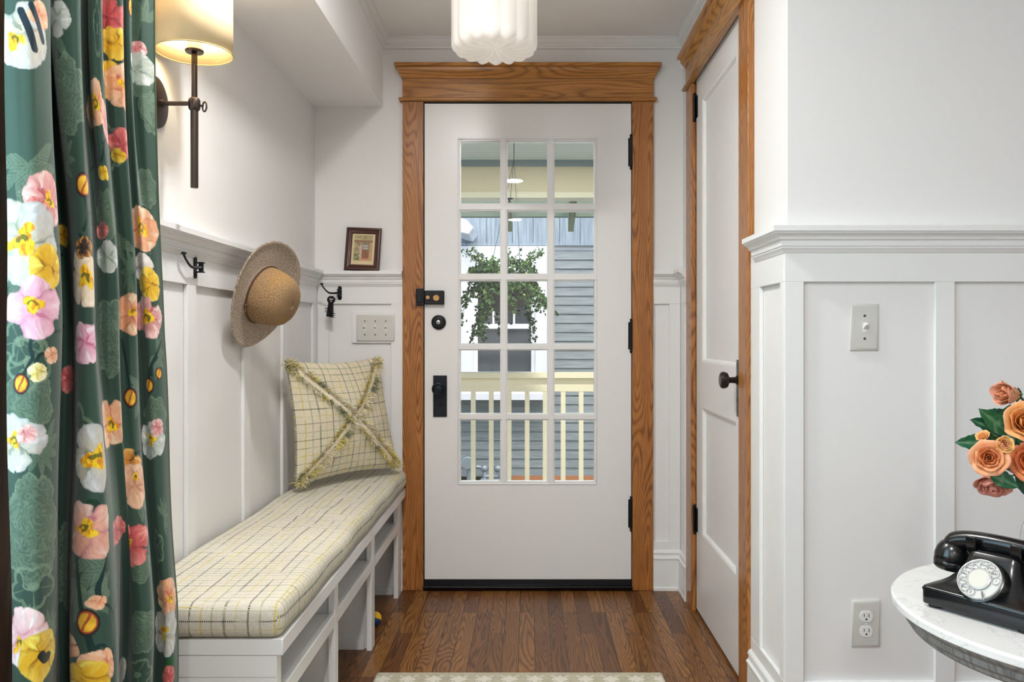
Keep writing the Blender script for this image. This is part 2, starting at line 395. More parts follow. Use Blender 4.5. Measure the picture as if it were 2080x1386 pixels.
def glass_mat(name='window_glass', refl=1.0):
    g = D.materials.new(name); g.use_nodes = True; nt = g.node_tree; nt.nodes.clear()
    tr = nt.nodes.new('ShaderNodeBsdfTransparent'); tr.inputs[0].default_value = (0.97, 0.985, 0.975, 1)
    gl = nt.nodes.new('ShaderNodeBsdfGlossy'); gl.inputs['Roughness'].default_value = 0.0
    fr = nt.nodes.new('ShaderNodeFresnel'); fr.inputs[0].default_value = 1.45
    mx = nt.nodes.new('ShaderNodeMixShader'); out = nt.nodes.new('ShaderNodeOutputMaterial')
    nt.links.new(fr.outputs[0], mx.inputs[0]); nt.links.new(tr.outputs[0], mx.inputs[1]); nt.links.new(gl.outputs[0], mx.inputs[2]); nt.links.new(mx.outputs[0], out.inputs[0])
    return g
GLASS = glass_mat()
m = MB()
for i in range(3):
    for j in range(5): m.box(xs[2*i]-0.002, xs[2*i+1]+0.002, 3.580, 3.584, zs[2*j+1]-0.002, zs[2*j]+0.002)
m.build('glass_panes', GLASS, d1, smooth=False)

def ZD(y): return Z(y, yF)
def XD(x): return X(x, yF)
# rim lock
b = B((XD(863), XD(903), yF-0.026, yF, ZD(619), ZD(591)))
rl = b.build('rim_lock', BLACKM, d1, bevel=0.004)
B((XD(869), XD(898), yF-0.028, yF-0.025, ZD(611.5), ZD(599))).build('lock_face', BLACKM, rl, bevel=0.001)
MB().cyl((XD(870.5), yF-0.030, ZD(605)), (XD(870.5), yF-0.024, ZD(605)), 0.0085).build('lock_button', BRASS, rl, bevel=0.001)
MB().cyl((XD(887.5), yF-0.032, ZD(606)), (XD(887.5), yF-0.024, ZD(606)), 0.0135).box(XD(887.5)-0.009, XD(887.5)+0.009, yF-0.0345, yF-0.031, ZD(606)-0.0018, ZD(606)+0.0018, Matrix.Translation((XD(887.5), 0, ZD(606))) @ Matrix.Rotation(-0.8, 4, 'Y') @ Matrix.Translation((-XD(887.5), 0, -ZD(606)))).build('thumb_turn', BRASS, rl, bevel=0.001)
B((X(845.5, cf), X(862.5, cf), cf-0.020, cf, Z(621, cf), Z(587, cf)), (X(849, cf), X(859, cf), cf-0.024, cf-0.018, Z(616, cf), Z(592, cf))).build('strike_box', BLACKM, rl, bevel=0.003)
# deadbolt
A = frame((0, -1, 0))
db = MB().lathe([(0, 0), (.0315, 0), (.0325, .004), (.031, .010), (.024, .013), (.022, .020), (.014, .021), (.0135, .018), (0, .018)], (XD(891.2), yF, ZD(655)), A, 36).build('deadbolt', BLACKM, d1)
MB().lathe([(0, .017), (.009, .017), (.009, .021), (.007, .022), (0, .022)], (XD(891.2), yF, ZD(655)), A, 20).box(XD(891.2)-.0012, XD(891.2)+.0012, yF-.0228, yF-.02, ZD(655)-.005, ZD(655)+.005).build('key_cylinder', STEEL, db)
B((XD(891.2)-.001, XD(891.2)+.001, yF-.0232, yF-.02, ZD(655)-.006, ZD(655)+.004)).build('keyhole', DARK, db)
# knob with long plate
kp = B((XD(880), XD(908), yF-.005, yF, ZD(847), ZD(763)), (XD(884), XD(904), yF-.007, yF, ZD(842), ZD(768))).build('knob_plate', mat('blackened_steel', srgb(30, 34, 42), 0.45, 0.5), d1, bevel=0.0012)
MB().lathe([(0, 0), (.016, 0), (.014, .008), (.010, .012), (.010, .030), (.018, .034), (.0285, .042), (.0295, .050), (.026, .056), (.022, .058), (.019, .0565), (.017, .060), (0, .062)], (XD(893.5), yF-.006, ZD(789)), A, 8 if False else 32).build('door_knob', mat('blackened_knob', srgb(34, 38, 46), 0.36, 0.7), kp, angle=20)
MB().cyl((XD(894), yF-.0085, ZD(822)), (XD(894), yF-.006, ZD(822)), .0035, 12).box(XD(894)-.0018, XD(894)+.0018, yF-.0085, yF-.006, ZD(829), ZD(822)).build('keyhole', DARK, kp)
def hinge(x, y, z0, z1, name='hinge', parent=None, r=.0065, mt=BLACK):
    m = MB(); L = z1-z0
    for k in range(5): m.cyl((x, y, z0+L*(k+.03)/5), (x, y, z0+L*(k+.97)/5), r, 14)
    m.cyl((x, y, z0), (x, y, z1), r*.8, 12)
    for zz, s in ((z0, -1), (z1, 1)):
        m.lathe([(0, 0), (r*.6, .001), (r*1.05, .006), (r*.6, .011), (0, .012)], (x, y, zz), frame((0, 0, s)), 12)
    return m
for (a, b_) in ((340, 279), (712, 653), (1074, 1013)):
    m = hinge(XD(1281.5), yF-.007, ZD(a), ZD(b_)); m.box(XD(1276), XD(1285), yF-.002, yF+.001, ZD(a-2), ZD(b_+2))
    m.build('hinge', BLACK, d1)

# ------------------------------------------------------------------ closet door and its casing
xc = RX-0.020
t = thing('trim_13', (xc, (cy0+cy1)/2, 0), 'stained oak casing with corniced head around the closet door on the right', 'door frame'); t['kind'] = 'structure'
hz2 = czt-0.003
B((xc, RX-0.0005, cy1, cy1+0.11, 0, hz2)).build('side_casing', OAKZ, t, bevel=0.002)
B((xc, RX-0.0005, cy0-0.11, cy0, 0, hz2)).build('side_casing', OAKZ, t, bevel=0.002)
B((RX-0.0005, RX+0.06, cy1, cy1+0.006, 0, czt), (RX-0.0005, RX+0.06, cy0-0.006, cy0, 0, czt)).build('jamb', OAKZ, t)
B((xc-0.002, RX-0.0005, cy0-0.11, cy1+0.11, hz2+0.014, 2.25)).build('frieze_board', OAKY, t, bevel=0.001)
pth = [(RX-0.0005, cy1+0.11), (xc, cy1+0.11), (xc, cy0-0.11), (RX-0.0005, cy0-0.11)]
MB().sweep(pth, [(-.01, 0), (.012, 0), (.015, .004), (.015, .011), (.012, .015), (-.01, .015)], hz2).build('bead', OAKY, t, angle=20)
MB().sweep(pth, [(-.01, -.062), (.003, -.062), (.005, -.055), (.010, -.046), (.017, -.036), (.020, -.028), (.021, -.018), (.026, -.016), (.032, -.014), (.032, 0), (-.01, 0)], 2.307).build('cornice', OAKY, t, angle=20)
d2 = thing('door_2', (RX+.001, (cy0+cy1)/2, 0.01), 'white two panel closet door with dark knob on the right wall', 'door'); d2['kind'] = 'structure'
xd = RX+.001; ye0, ye1 = cy0+.003, cy1-.003; pp = [(2.659, 3.18, .333, .838), (2.659, 3.18, 1.019, 2.054)]
m = B((xd, xd+.035, ye0, pp[0][0], .012, czt-.004), (xd, xd+.035, pp[0][1], ye1, .012, czt-.004), (xd, xd+.035, pp[0][0], pp[0][1], .012, .333), (xd, xd+.035, pp[0][0], pp[0][1], .838, 1.019), (xd, xd+.035, pp[0][0], pp[0][1], 2.054, czt-.004), (xd+.013, xd+.03, pp[0][0], pp[0][1], .3, 2.1))
m.build('door_slab', DOORW, d2, smooth=False)
m = MB()
for (a, b_, u, v) in pp:      # moulded sticking around each recess
    e = .014
    o_ = [(a, u), (b_, u), (b_, v), (a, v)]; i_ = [(a+e, u+e), (b_-e, u+e), (b_-e, v-e), (a+e, v-e)]; md = [(a+e*.5, u+e*.5), (b_-e*.5, u+e*.5), (b_-e*.5, v-e*.5), (a+e*.5, v-e*.5)]
    vs = [(xd, p, q_) for p, q_ in o_]+[(xd+.003, p, q_) for p, q_ in md]+[(xd+.0135, p, q_) for p, q_ in i_]
    m.add(vs, [(k, (k+1) % 4, 4+(k+1) % 4, 4+k) for k in range(4)]+[(4+k, 4+(k+1) % 4, 8+(k+1) % 4, 8+k) for k in range(4)])
m.build('panel_moulding', DOORW, d2, smooth=False, recalc=False)
for z0, z1 in ((2.003, 2.098), (.325, .425)):
    m = hinge(xc+.012, cy1-.004, z0, z1, r=.006); m.box(xc+.018, xd+.001, cy1-.03, cy1, z0+.003, z1-.003); m.build('hinge', BLACK, d2)
kz = 0.977
kp = B((xd-.004, xd, 2.598, 2.640, .857, 1.043), (xd-.006, xd-.003, 2.605, 2.633, .870, 1.030)).build('knob_plate', PEWTER, d2, bevel=.0015)
MB().lathe([(0, 0), (.0155, 0), (.015, .004), (.0105, .007), (.0095, .024), (.012, .028), (.024, .034), (.0275, .042), (.0275, .050), (.024, .055), (.022, .0545), (.020, .057), (0, .058)], (xd-.005, 2.619, kz), frame((-1, 0, 0)), 32).build('door_knob', KNOBM, kp, angle=22)
MB().box(xd-.0068, xd-.005, 2.6175, 2.6205, .905, .918).build('keyhole', DARK, kp)

# ------------------------------------------------------------------ window in the left wall behind the curtain
w1 = thing('window_1', (LX, 0.7, 0.62), None, None, kind='structure')
B((LX, LX+.022, 1.34, 1.455, 0.50, 2.13), (LX, LX+.022, -.05, .06, 0.50, 2.13), (LX, LX+.022, .06, 1.34, 2.08, 2.13)).build('window_casing', WALNUT, w1, bevel=.002)
B((LX-.08, LX+.05, -.06, 1.36, .60, .63)).build('window_sill', WALNUT, w1, bevel=.003)
B((LX-.08, LX-.05, .06, 1.35, .63, .68), (LX-.08, LX-.05, .06, 1.35, 2.04, 2.09), (LX-.08, LX-.05, .06, .11, .63, 2.09), (LX-.08, LX-.05, 1.30, 1.35, .63, 2.09), (LX-.08, LX-.05, .06, 1.35, 1.34, 1.38)).build('window_sash', WALNUT, w1, bevel=.002)
B((LX-.067, LX-.063, .06, 1.35, .63, 2.09)).build('window_glass', GLASS, w1, smooth=False)

# ------------------------------------------------------------------ plaid cloth
def plaid_mat(name, base=(224, 218, 204), uvs=1.0, dens=1.0, fade=0.34):
    m = mat(name, (0.8, 0.78, 0.7, 1), 0.9, spec=0.15); t = NT(m)
    uv = t.n('ShaderNodeUVMap', uv_map='UVMap'); sp = t.n('ShaderNodeSeparateXYZ'); t.l(uv.outputs[0], sp.inputs[0])
    G, Y, K, S = (92, 104, 86), (200, 186, 78), (46, 50, 44), (150, 160, 132)
    rnd = random.Random(len(name)); cols = []
    c = srgb(*base)
    lines_u = [(0.03, .011, K), (.095, .012, Y), (.16, .009, S), (.23, .013, G), (.30, .008, Y), (.37, .010, K), (.44, .012, S), (.52, .012, Y), (.585, .010, G), (.66, .008, S), (.73, .012, K), (.80, .012, Y), (.87, .010, G), (.94, .009, S)]
    lines_v = [(0.02, .008, G), (.09, .008, K), (.155, .010, S), (.235, .009, K), (.31, .010, Y), (.38, .008, G), (.455, .009, K), (.53, .009, S), (.61, .009, G), (.68, .010, Y), (.75, .008, K), (.825, .009, S), (.895, .009, G), (.96, .008, Y)]
    def lineset(cc, oo, lines, sd, dn=1.0):
        p = t.math('FRACT', t.math('MULTIPLY', cc, 1/(0.38/dens/dn)))
        st = [(0, (*c[:3], 0))]
        for a, w_, cl in lines: st += [(a, srgb(*cl)), (a+w_, (*c[:3], 0))]
        r = t.ramp(p, st, 'CONSTANT')
        idx = t.math('FLOOR', t.math('MULTIPLY', cc, 40))
        fd = t.noise(t.comb(t.math('MULTIPLY', idx, 3.7+sd), t.math('MULTIPLY', oo, 9), 0), 1, 2, .6)
        dash = t.math('GREATER_THAN', t.math('SINE', t.math('MULTIPLY', oo, 1500)), -0.45)
        f = t.math('MULTIPLY', t.math('SUBTRACT', fd, fade), 7, clamp=True)
        f = t.math('MULTIPLY', t.math('MULTIPLY', f, dash), r.outputs[1]); f = t.math('MULTIPLY', f, 0.9)
        return r.outputs[0], f
    u, v = sp.outputs[0], sp.outputs[1]
    n0 = t.noise(t.comb(t.math('MULTIPLY', u, 900), t.math('MULTIPLY', v, 60), 0), 1, 2)
    n1 = t.noise(t.comb(t.math('MULTIPLY', u, 60), t.math('MULTIPLY', v, 900), 0), 1, 2)
    th = t.math('MULTIPLY', t.math('ADD', n0, n1), .5)
    bc = t.ramp(th, [(.32, srgb(*[int(k*.86) for k in base])), (.6, c)]).outputs[0]
    sl = t.noise(t.comb(t.math('MULTIPLY', u, 130), t.math('MULTIPLY', v, 4), 3), 1, 1)
    bc = t.mix(t.math('MULTIPLY', t.math('SUBTRACT', sl, .60), 5, clamp=True), bc, srgb(222, 214, 160))
    a, fa = lineset(u, v, lines_u, 0.0); b_, fb = lineset(v, u, lines_v, 1.3, 1.0 if name.endswith('pillow_cloth') else 1.35)
    bc = t.mix(fa, bc, a); bc = t.mix(fb, bc, b_); t.base(bc)
    wv = t.math('MULTIPLY', t.math('SINE', t.math('MULTIPLY', u, 2600)), t.math('SINE', t.math('MULTIPLY', v, 2600)))
    t.bump(t.math('ADD', wv, t.math('MULTIPLY', th, 3)), .35, .0008)
    return m
PLAID = plaid_mat('plaid_cushion_cloth'); PLAIDP = plaid_mat('plaid_pillow_cloth', (232, 222, 196), 1.0, 0.93, 0.30)

# ------------------------------------------------------------------ bench
BX, BN = -0.545, 1.785      # front edge of the top, near end
bench = thing('storage_bench', (-0.75, 2.65, 0), 'long white built-in shoe bench with open cubbies along the left wall', 'bench')
fb, ff = LW+.0005, -0.560
B((fb, BX, BN, DW-.001, .413, .450)).build('bench_top', TRIM, bench, bevel=.002)
sty = [(1.788, 1.822), (2.325, 2.366), (2.870, 2.924), (3.443, DW-.03)]
sh = B((fb, ff-.018, 1.82, 3.50, .300, .319)); sh.build('shelf', TRIM, bench)
B((ff-.018, ff, 1.80, 3.50, .283, .320)).build('shelf_rail', TRIM, bench, bevel=.001)
for i, (a, b_) in enumerate(sty):
    B((ff-.0185, ff+.0004, a, b_, 0, .4128)).build('stile', TRIM, bench, bevel=.001)
for i, (a, b_) in enumerate(sty):
    c = b_-.012 if i < 3 else b_-.01
    mm = B((fb, ff-.018, (a if i == 0 else c-.018), (a+.02 if i == 0 else c), .0, .4128))
    if i: mm.box(fb+.02, ff-.03, c-.03, c-.018, 0, .035)
    mm.build('end_panel' if i in (0, 3) else 'divider', TRIM, bench)
B((fb, ff-.0005, 1.7865, 1.79, .365, .412)).build('end_rail', TRIM, bench)
B((LW+.0005, LW+.012, 1.83, 3.49, .0, .412)).build('back_panel', TRIM, bench)

# cushion: rounded slab
def rounded_slab(x0, x1, y0, y1, z0, z1, r, puff=0.006, nx=30, ny=90, sag=None):
    m = MB(); cx_, cy_ = (x0+x1)/2, (y0+y1)/2; hx, hy, hzz = (x1-x0)/2, (y1-y0)/2, (z1-z0)/2
    prof = []
    K = 7
    for k in range(K+1): a = -PI/2+PI/2*k/K; prof.append((-r+r*math.cos(a), -hzz+r+r*math.sin(a)))
    prof.append((0.002, 0.0))
    for k in range(K+1): a = PI/2*k/K; prof.append((-r+r*math.cos(a), hzz-r+r*math.sin(a)))
    out = []
    def rrect(inset):
        P = []; rc = 0.03
        def seg(a, b, n):
            for i in range(n): P.append((a[0]+(b[0]-a[0])*i/n, a[1]+(b[1]-a[1])*i/n))
        hx2, hy2 = hx+inset, hy+inset; rr = max(rc+inset, .004)
        cs = [(hx2-rr, -hy2+rr, -PI/2), (hx2-rr, hy2-rr, 0), (-hx2+rr, hy2-rr, PI/2), (-hx2+rr, -hy2+rr, PI)]
        for i, (cx, cy, a0) in enumerate(cs):
            for k in range(6): a = a0+PI/2*k/5; P.append((cx+rr*math.cos(a), cy+rr*math.sin(a)))
            nx_ = cs[(i+1) % 4]; a1 = a0+PI/2
            p0 = P[-1]; p1 = (nx_[0]+rr*math.cos(a1), nx_[1]+rr*math.sin(a1)); nn = ny if i % 2 == 0 else nx
            for k in range(1, nn): P.append((p0[0]+(p1[0]-p0[0])*k/nn, p0[1]+(p1[1]-p0[1])*k/nn))
        return P
    rings = []
    for ins, z in prof:
        rings.append([Vector((cx_+x+.003*math.sin(y*17)*math.cos(z*30), cy_+y, (z0+z1)/2+z+(.0025*math.sin(y*9+x*7) if z > 0 else 0))) for x, y in rrect(ins)])
    n = len(rings[0])
    for s_ in (.9, .75, .5, .25, .02):     # cap the top in rings, puffed
        last = rings[2*K+2]
        rings.append([Vector((cx_+(p.x-cx_)*s_, cy_+(p.y-cy_)*(1-(1-s_)*.9), p.z+puff*(1-s_*s_))) for p in last])
    m.loft(rings, True, True); return m
cu = rounded_slab(LW+.006, BX+.004, 1.770, DW-.006, .452, .532, .026)
o = cu.build('bench_cushion', PLAID, uv='box', angle=60)
tag(o, 'cream seat cushion with green and yellow woven plaid lying on the white bench', 'cushion')

# pillow in the corner ------------------------------------------------------
BL, BR_, TLp, TRp = Vector((-.872, 3.00, .560)), Vector((-.553, 3.43, .560)), Vector((-.908, 3.00, 1.03)), Vector((-.645, 3.465, 1.03))
nrm = (BR_-BL).cross(TLp-BL).normalized()
if nrm.y > 0: nrm = -nrm
def pil(u, v, side):
    # ears at the corners, pinched sides
    uu = u+0.035*math.sin(PI*v)*(0.5-u)*2*1.0; vv = v+0.04*math.sin(PI*u)*(0.5-v)*2
    p = (BL*(1-uu)+BR_*uu)*(1-vv)+(TLp*(1-uu)+TRp*uu)*vv
    b = (max(0, math.sin(PI*u))**.55)*(max(0, math.sin(PI*v))**.55)
    wr = .004*math.sin(9*u+4*v)*b+.003*math.sin(17*v-7*u)*b
    return p+nrm*((.072 if side > 0 else -.045)*b*side*side+wr) if side > 0 else p+nrm*(-.045*b)
def pmesh():
    N = 60; m = MB(); me = D.meshes.new('pillow_cover')
    for sd in (1, -1): m.grid(lambda u, v: pil(u, v, sd), N, N)
    return m, N
pw = thing('throw_pillow', (-.72, 3.28, .545), 'square cream plaid pillow with fringed cross seams leaning in the bench corner', 'pillow')
m, N = pmesh()
po = m.build('pillow_cover', PLAIDP, pw, angle=180, recalc=False)
ul = po.data.uv_layers.new(name='UVMap')
for p in po.data.polygons:
    for li in p.loop_indices:
        k = po.data.loops[li].vertex_index % (N*N); u_, v_ = (k % N)/(N-1), (k//N)/(N-1)
        ul.data[li].uv = (u_*.48+.013, v_*.48+.02)
po.modifiers.new('weld', 'WELD').merge_threshold = .0008
FR = attr_mat('fringe_yarn', .9)
rnd = random.Random(3)
def strand(m, base, dirv, L, w_, col):
    m.col = (*lin(col), 1)
    s1 = dirv.cross(Vector((rnd.uniform(-1, 1), rnd.uniform(-1, 1), rnd.uniform(-1, 1)))).normalized()*w_
    p1 = base+dirv*L*.5+Vector((rnd.uniform(-1, 1), rnd.uniform(-1, 1), rnd.uniform(-1, 1)))*L*.12; p2 = base+dirv*L+Vector((rnd.uniform(-1, 1), rnd.uniform(-1, 1), -.6))*L*.25
    m.add([base-s1, base+s1, p1-s1*.9, p1+s1*.9, p2-s1*.3, p2+s1*.3], [(0, 1, 3, 2), (2, 3, 5, 4)])
YC = [(240, 232, 206), (236, 226, 196), (232, 220, 176), (222, 204, 110), (214, 192, 84), (196, 196, 140), (118, 128, 104), (236, 226, 200), (240, 234, 216)]
def fringe(pa, pb, off, bias, seed):
    """loose yarn along a diagonal seam of the pillow front"""
    m = MB(); n = 900; d = Vector((pb[0]-pa[0], pb[1]-pa[1])); d.normalize(); pr = (-d[1], d[0])
    for i in range(n):
        s = i/(n-1); u = pa[0]+(pb[0]-pa[0])*s+pr[0]*off; v = pa[1]+(pb[1]-pa[1])*s+pr[1]*off
        u = min(max(u+rnd.gauss(0, .004), .004), .996); v = min(max(v+rnd.gauss(0, .004), .004), .996)
        P = pil(u, v, 1); e = (pil(min(u+pr[0]*.03*bias, .999), min(v+pr[1]*.03*bias, .999), 1)-P)
        e = e.normalized() if e.length > 1e-6 else Vector((0, 0, 1))
        dirv = (e*rnd.uniform(.2, 1)+nrm*rnd.uniform(.3, 1.1)+Vector((rnd.gauss(0, .25), rnd.gauss(0, .25), rnd.gauss(0, .25)))).normalized()
        cidx = int((vn(s*14+seed, seed)*1.3) * len(YC)) % len(YC)
        strand(m, P, dirv, rnd.uniform(.012, .030), .0012, YC[cidx] if rnd.random() < .7 else rnd.choice(YC))
    return m
for k, (pa, pb, off, bias) in enumerate([((.02, .99), (.98, .02), .022, 1), ((.02, .97), (.97, .02), -.022, -1), ((.03, .02), (.97, .98), .024, 1), ((.03, .02), (.98, .97), -.024, -1)]):
    fringe(pa, pb, off, bias, k*5.3+1).build('fringe', FR, pw, smooth=False, recalc=False)
RIB = mat('seam_ribbon', srgb(226, 214, 188), .9, spec=.1)
m = MB()
for pa, pb in (((.01, .98), (.985, .01)), ((.015, .01), (.98, .98))):
    d = Vector((pb[0]-pa[0], pb[1]-pa[1])).normalized(); pr = (-d[1], d[0])
    m.grid(lambda s, q: pil(min(max(pa[0]+(pb[0]-pa[0])*s+pr[0]*(q-.5)*.030, 0), 1), min(max(pa[1]+(pb[1]-pa[1])*s+pr[1]*(q-.5)*.030, 0), 1), 1)+nrm*.0025, 60, 4)
m.build('seam_band', RIB, pw, recalc=False)
for k, (u, v) in enumerate([(.02, .98), (.97, .97), (.97, .03), (.03, .03)]):
    m = MB(); P = pil(u, v, 1); c_ = pil(.5, .5, -1); out = (P-(BL+BR_+TLp+TRp)/4).normalized()
    for i in range(420):
        dirv = (out*rnd.uniform(-.3, .9)+nrm*rnd.uniform(-.2, .8)+Vector((rnd.gauss(0, .6), rnd.gauss(0, .6), rnd.gauss(0, .6)))).normalized()
        b0 = P-out*rnd.uniform(-.004, .045)+Vector((rnd.gauss(0, .006), rnd.gauss(0, .006), rnd.gauss(0, .006)))
        strand(m, b0, dirv, rnd.uniform(.012, .030), .0013, rnd.choice(YC[:6] if k != 0 else YC))
    m.build('corner_tassel', FR, pw, smooth=False, recalc=False)

# ------------------------------------------------------------------ straw hat
hc = Vector((-.862, 2.600, 1.256)); hn = Vector((.918, -.215, -.33)).normalized(); HM = frame(hn)
def straw_mat(name, ca, cb, band=None):
    m = mat(name, ca, .85, spec=.2); t = NT(m)
    sp = t.n('ShaderNodeSeparateXYZ'); t.l(t.n('ShaderNodeUVMap', uv_map='UVMap').outputs[0], sp.inputs[0])
    th, rr = sp.outputs[0], sp.outputs[1]
    w1_ = t.math('SINE', t.math('MULTIPLY', rr, 1300)); w2_ = t.math('SINE', t.math('MULTIPLY', th, 260))
    n = t.noise(t.comb(t.math('MULTIPLY', th, 16), t.math('MULTIPLY', rr, 420), 0), 1, 3, .7)
    f = t.math('ADD', t.math('MULTIPLY', t.math('MULTIPLY', w1_, w2_), .16), n)
    c = t.ramp(f, [(.34, [v*.40 for v in ca[:3]]+[1]), (.5, ca), (.64, cb)]).outputs[0]
    if band:      # toasted patch of the straw
        g = t.noise(t.obj(), 11, 3)
        c = t.mix(t.math('MULTIPLY', t.math('SUBTRACT', g, .50), 5, clamp=True), c, t.ramp(f, [(.35, srgb(112, 76, 40)), (.64, srgb(212, 166, 96))]).outputs[0])
    t.base(c); t.bump(t.math('ADD', t.math('MULTIPLY', w1_, w2_), t.math('MULTIPLY', n, 1.5)), .5, .0015); return m
HB = straw_mat('straw_brim', srgb(176, 158, 140), srgb(214, 200, 182)); HCm = straw_mat('straw_crown', srgb(150, 120, 88), srgb(196, 164, 122), True)
hat = thing('straw_hat', tuple(hc-Vector((0, 0, .17))), 'wide brimmed straw sun hat hanging on the left wall beneath the rail', 'hat')
def hat_grid(name, prof, m_, sx=1.0, sy=1.0, wave=0, n=96):
    m = MB(); rings = []
    for i, (r, z) in enumerate(prof):
        rings.append([hc+HM @ Vector((r*sx*math.cos(a), r*sy*math.sin(a), z+wave*(max(0, r-.09)/.085)**2*math.sin(2*a+.6))) for a in [2*PI*j/n for j in range(n)]])
    m.loft(rings, True, False)
    o = m.build(name, m_, hat, angle=70, recalc=False); ul = o.data.uv_layers.new(name='UVMap')
    L = [0]
    for k in range(1, len(prof)): L.append(L[-1]+math.dist(prof[k], prof[k-1]))
    for p in o.data.polygons:
        js = [o.data.loops[li].vertex_index % n for li in p.loop_indices]; wrap = max(js)-min(js) > n/2
        for li in p.loop_indices:
            k = o.data.loops[li].vertex_index; j = k % n
            if wrap and j == 0: j = n
            ul.data[li].uv = (j/n*6.28, L[k//n])
    sm = o.modifiers.new('thickness', 'SOLIDIFY'); sm.thickness = .0025; sm.offset = 0
    return o
hat_grid('brim', [(.088, .006), (.092, .001), (.10, -.001), (.115, 0), (.13, .001), (.145, .003), (.16, .006), (.170, .011), (.176, .014), (.178, .013), (.175, .010)], HB, 1.0, 1.0, .010)
hat_grid('crown', [(.090, .000), (.089, .012), (.088, .026), (.086, .045), (.083, .062), (.078, .080), (.070, .095), (.058, .106), (.044, .112), (.030, .1145), (.016, .1155), (.002, .116)], HCm, .97, 1.03)
m = MB(); ring = [hc+HM @ Vector((.0915*.975*math.cos(a), .0915*1.03*math.sin(a), .008)) for a in [2*PI*j/64 for j in range(65)]]
m.tube(ring, .0032, 8, False); p0 = hc+HM @ Vector((-.085, -.04, .01))
m.sphere(p0, .006, 12, 8); m.tube([p0, p0+Vector((.004, -.01, -.015)), p0+Vector((0, -.012, -.035))], .0018, 6)
m.build('hat_cord', mat('leather_cord', srgb(84, 54, 34), .7), hat)

# ------------------------------------------------------------------ coat hooks and keys
def hook(plate_c, wn, side, arm_end, label):
    """swivel hook: wn = wall normal, side = horizontal tangent"""
    t = thing('coat_hook', plate_c, label, 'hook', 'black iron swivel hooks on the top rail')
    c = Vector(plate_c); wn = Vector(wn); side = Vector(side); M = Matrix((side, wn, Vector((0, 0, 1)))).transposed().to_4x4(); M.translation = c
    m = MB(); n = 10; poly = [(-.0085, -.024), (.0085, -.024), (.0085, .024), (-.0085, .024)]
    pts = [(.0085*math.cos(a), .0225+.0085*math.sin(a)) for a in [PI*k/n for k in range(n+1)]]+[(.0085*math.cos(a), -.0225+.0085*math.sin(a)) for a in [PI+PI*k/n for k in range(n+1)]]
    m.prism(pts, lambda a, b, q: M @ Vector((a, q, b)), 0, .004); m.build('wall_plate', BLACK, t, bevel=.001)
    for s in (-1, 1): MB().cyl(M @ Vector((0, .004, .0215*s)), M @ Vector((0, .0052, .0215*s)), .003, 10).build('screw', DARK, t)
    for z in (-.013, .013): MB().box(-.0085, .0085, .003, .026, z-.0018, z+.0018, M).build('bracket', BLACK, t, bevel=.0006)
    k = M @ Vector((0, .018, 0)); m = MB().cyl(k-Vector((0, 0, .0115)), k+Vector((0, 0, .0115)), .0068, 14); e = Vector(arm_end); h = e-k; hd = Vector((h.x, h.y, 0)); z = h.z
    pth = []; rad = []
    for i in range(17):
        s = i/16; rise = -.004*math.sin(PI*min(s*1.3, 1))+(z)*max(0, (s-.45)/.55)**1.6
        x = min(1, 1-(1-s)**1.25)
        pth.append(k+hd*x+Vector((0, 0, rise))); rad.append(.0052-.0022*min(1, s*1.4))
    m.tube(pth, rad, 10)
    m.lathe([(0, 0), (.0035, 0), (.0075, .001), (.0075, .0035), (.005, .0065), (0, .0075)], pth[-1]-Vector((0, 0, .001)), None, 16)
    m.build('arm', BLACK, t); return t, pth
hook((LW+.0003, 2.258, 1.312), (1, 0, 0), (0, 1, 0), (-.918, 2.145, 1.338), 'black iron hook on the left wall nearest the wall lamp, nothing hanging on it')
hk, hp = hook((X(690.5, DW), DW-.0003, Z(595.5, DW)), (0, -1, 0), (1, 0, 0), (X(653.5, 3.45), 3.45, Z(578, 3.45)), 'black iron hook in the corner left of the front door, holding keys')
kx = hp[6]
ks = thing('key_bunch', tuple(kx-Vector((0, 0, .10))), 'two black skeleton keys on a ring hanging from the corner hook', 'keys')
m = MB(); rc = kx-Vector((0, 0, .0085)); m.tube([rc+Vector((.0085*math.sin(a)*.8, .0085*math.sin(a)*.4, .013*math.cos(a))) for a in [2*PI*i/32 for i in range(33)]], .0008, 6, False); m.build('key_ring', BRASS, ks)
def key(c, tilt, flip, y):
    M = Matrix.Translation(c) @ Matrix.Rotation(tilt, 4, 'Y'); m = MB()
    ro = .0165; m.loft([[M @ Vector(((ro-.0035+.0035*math.cos(b))*math.cos(a), .0022*math.sin(b), -.016+(ro-.0035+.0035*math.cos(b))*math.sin(a)*1.0)) for b in [2*PI*i/8 for i in range(8)]] for a in [2*PI*j/28 for j in range(29)]], True, False)
    for a in (PI/2, PI*7/6, -PI/6):
        m.tube([M @ Vector((.003*math.cos(a), 0, -.016+.003*math.sin(a))), M @ Vector((.014*math.cos(a), 0, -.016+.014*math.sin(a)))], .0028, 6)
    m.tube([M @ Vector((0, 0, -.030)), M @ Vector((0, 0, -.036)), M @ Vector((0, 0, -.09))], [.0085, .0080, .0078], 10)
    L = -.056 if flip < 0 else -.076
    m.box(min(0, flip*.016), max(0, flip*.016), -.0015, .0015, L-.014, L+.004, M)
    for z in (-.013, -.005, .003): m.box(min(flip*.006, flip*.029), max(flip*.006, flip*.029), -.0015, .0015, L+z-.0016, L+z+.0016, M)
    return m
key(kx+Vector((.001, -.002, -.012)), .0, -1, 0).build('key', BLACK, ks); key(kx+Vector((.002, -.0085, -.013)), .17, 1, 0).build('key', BLACK, ks)

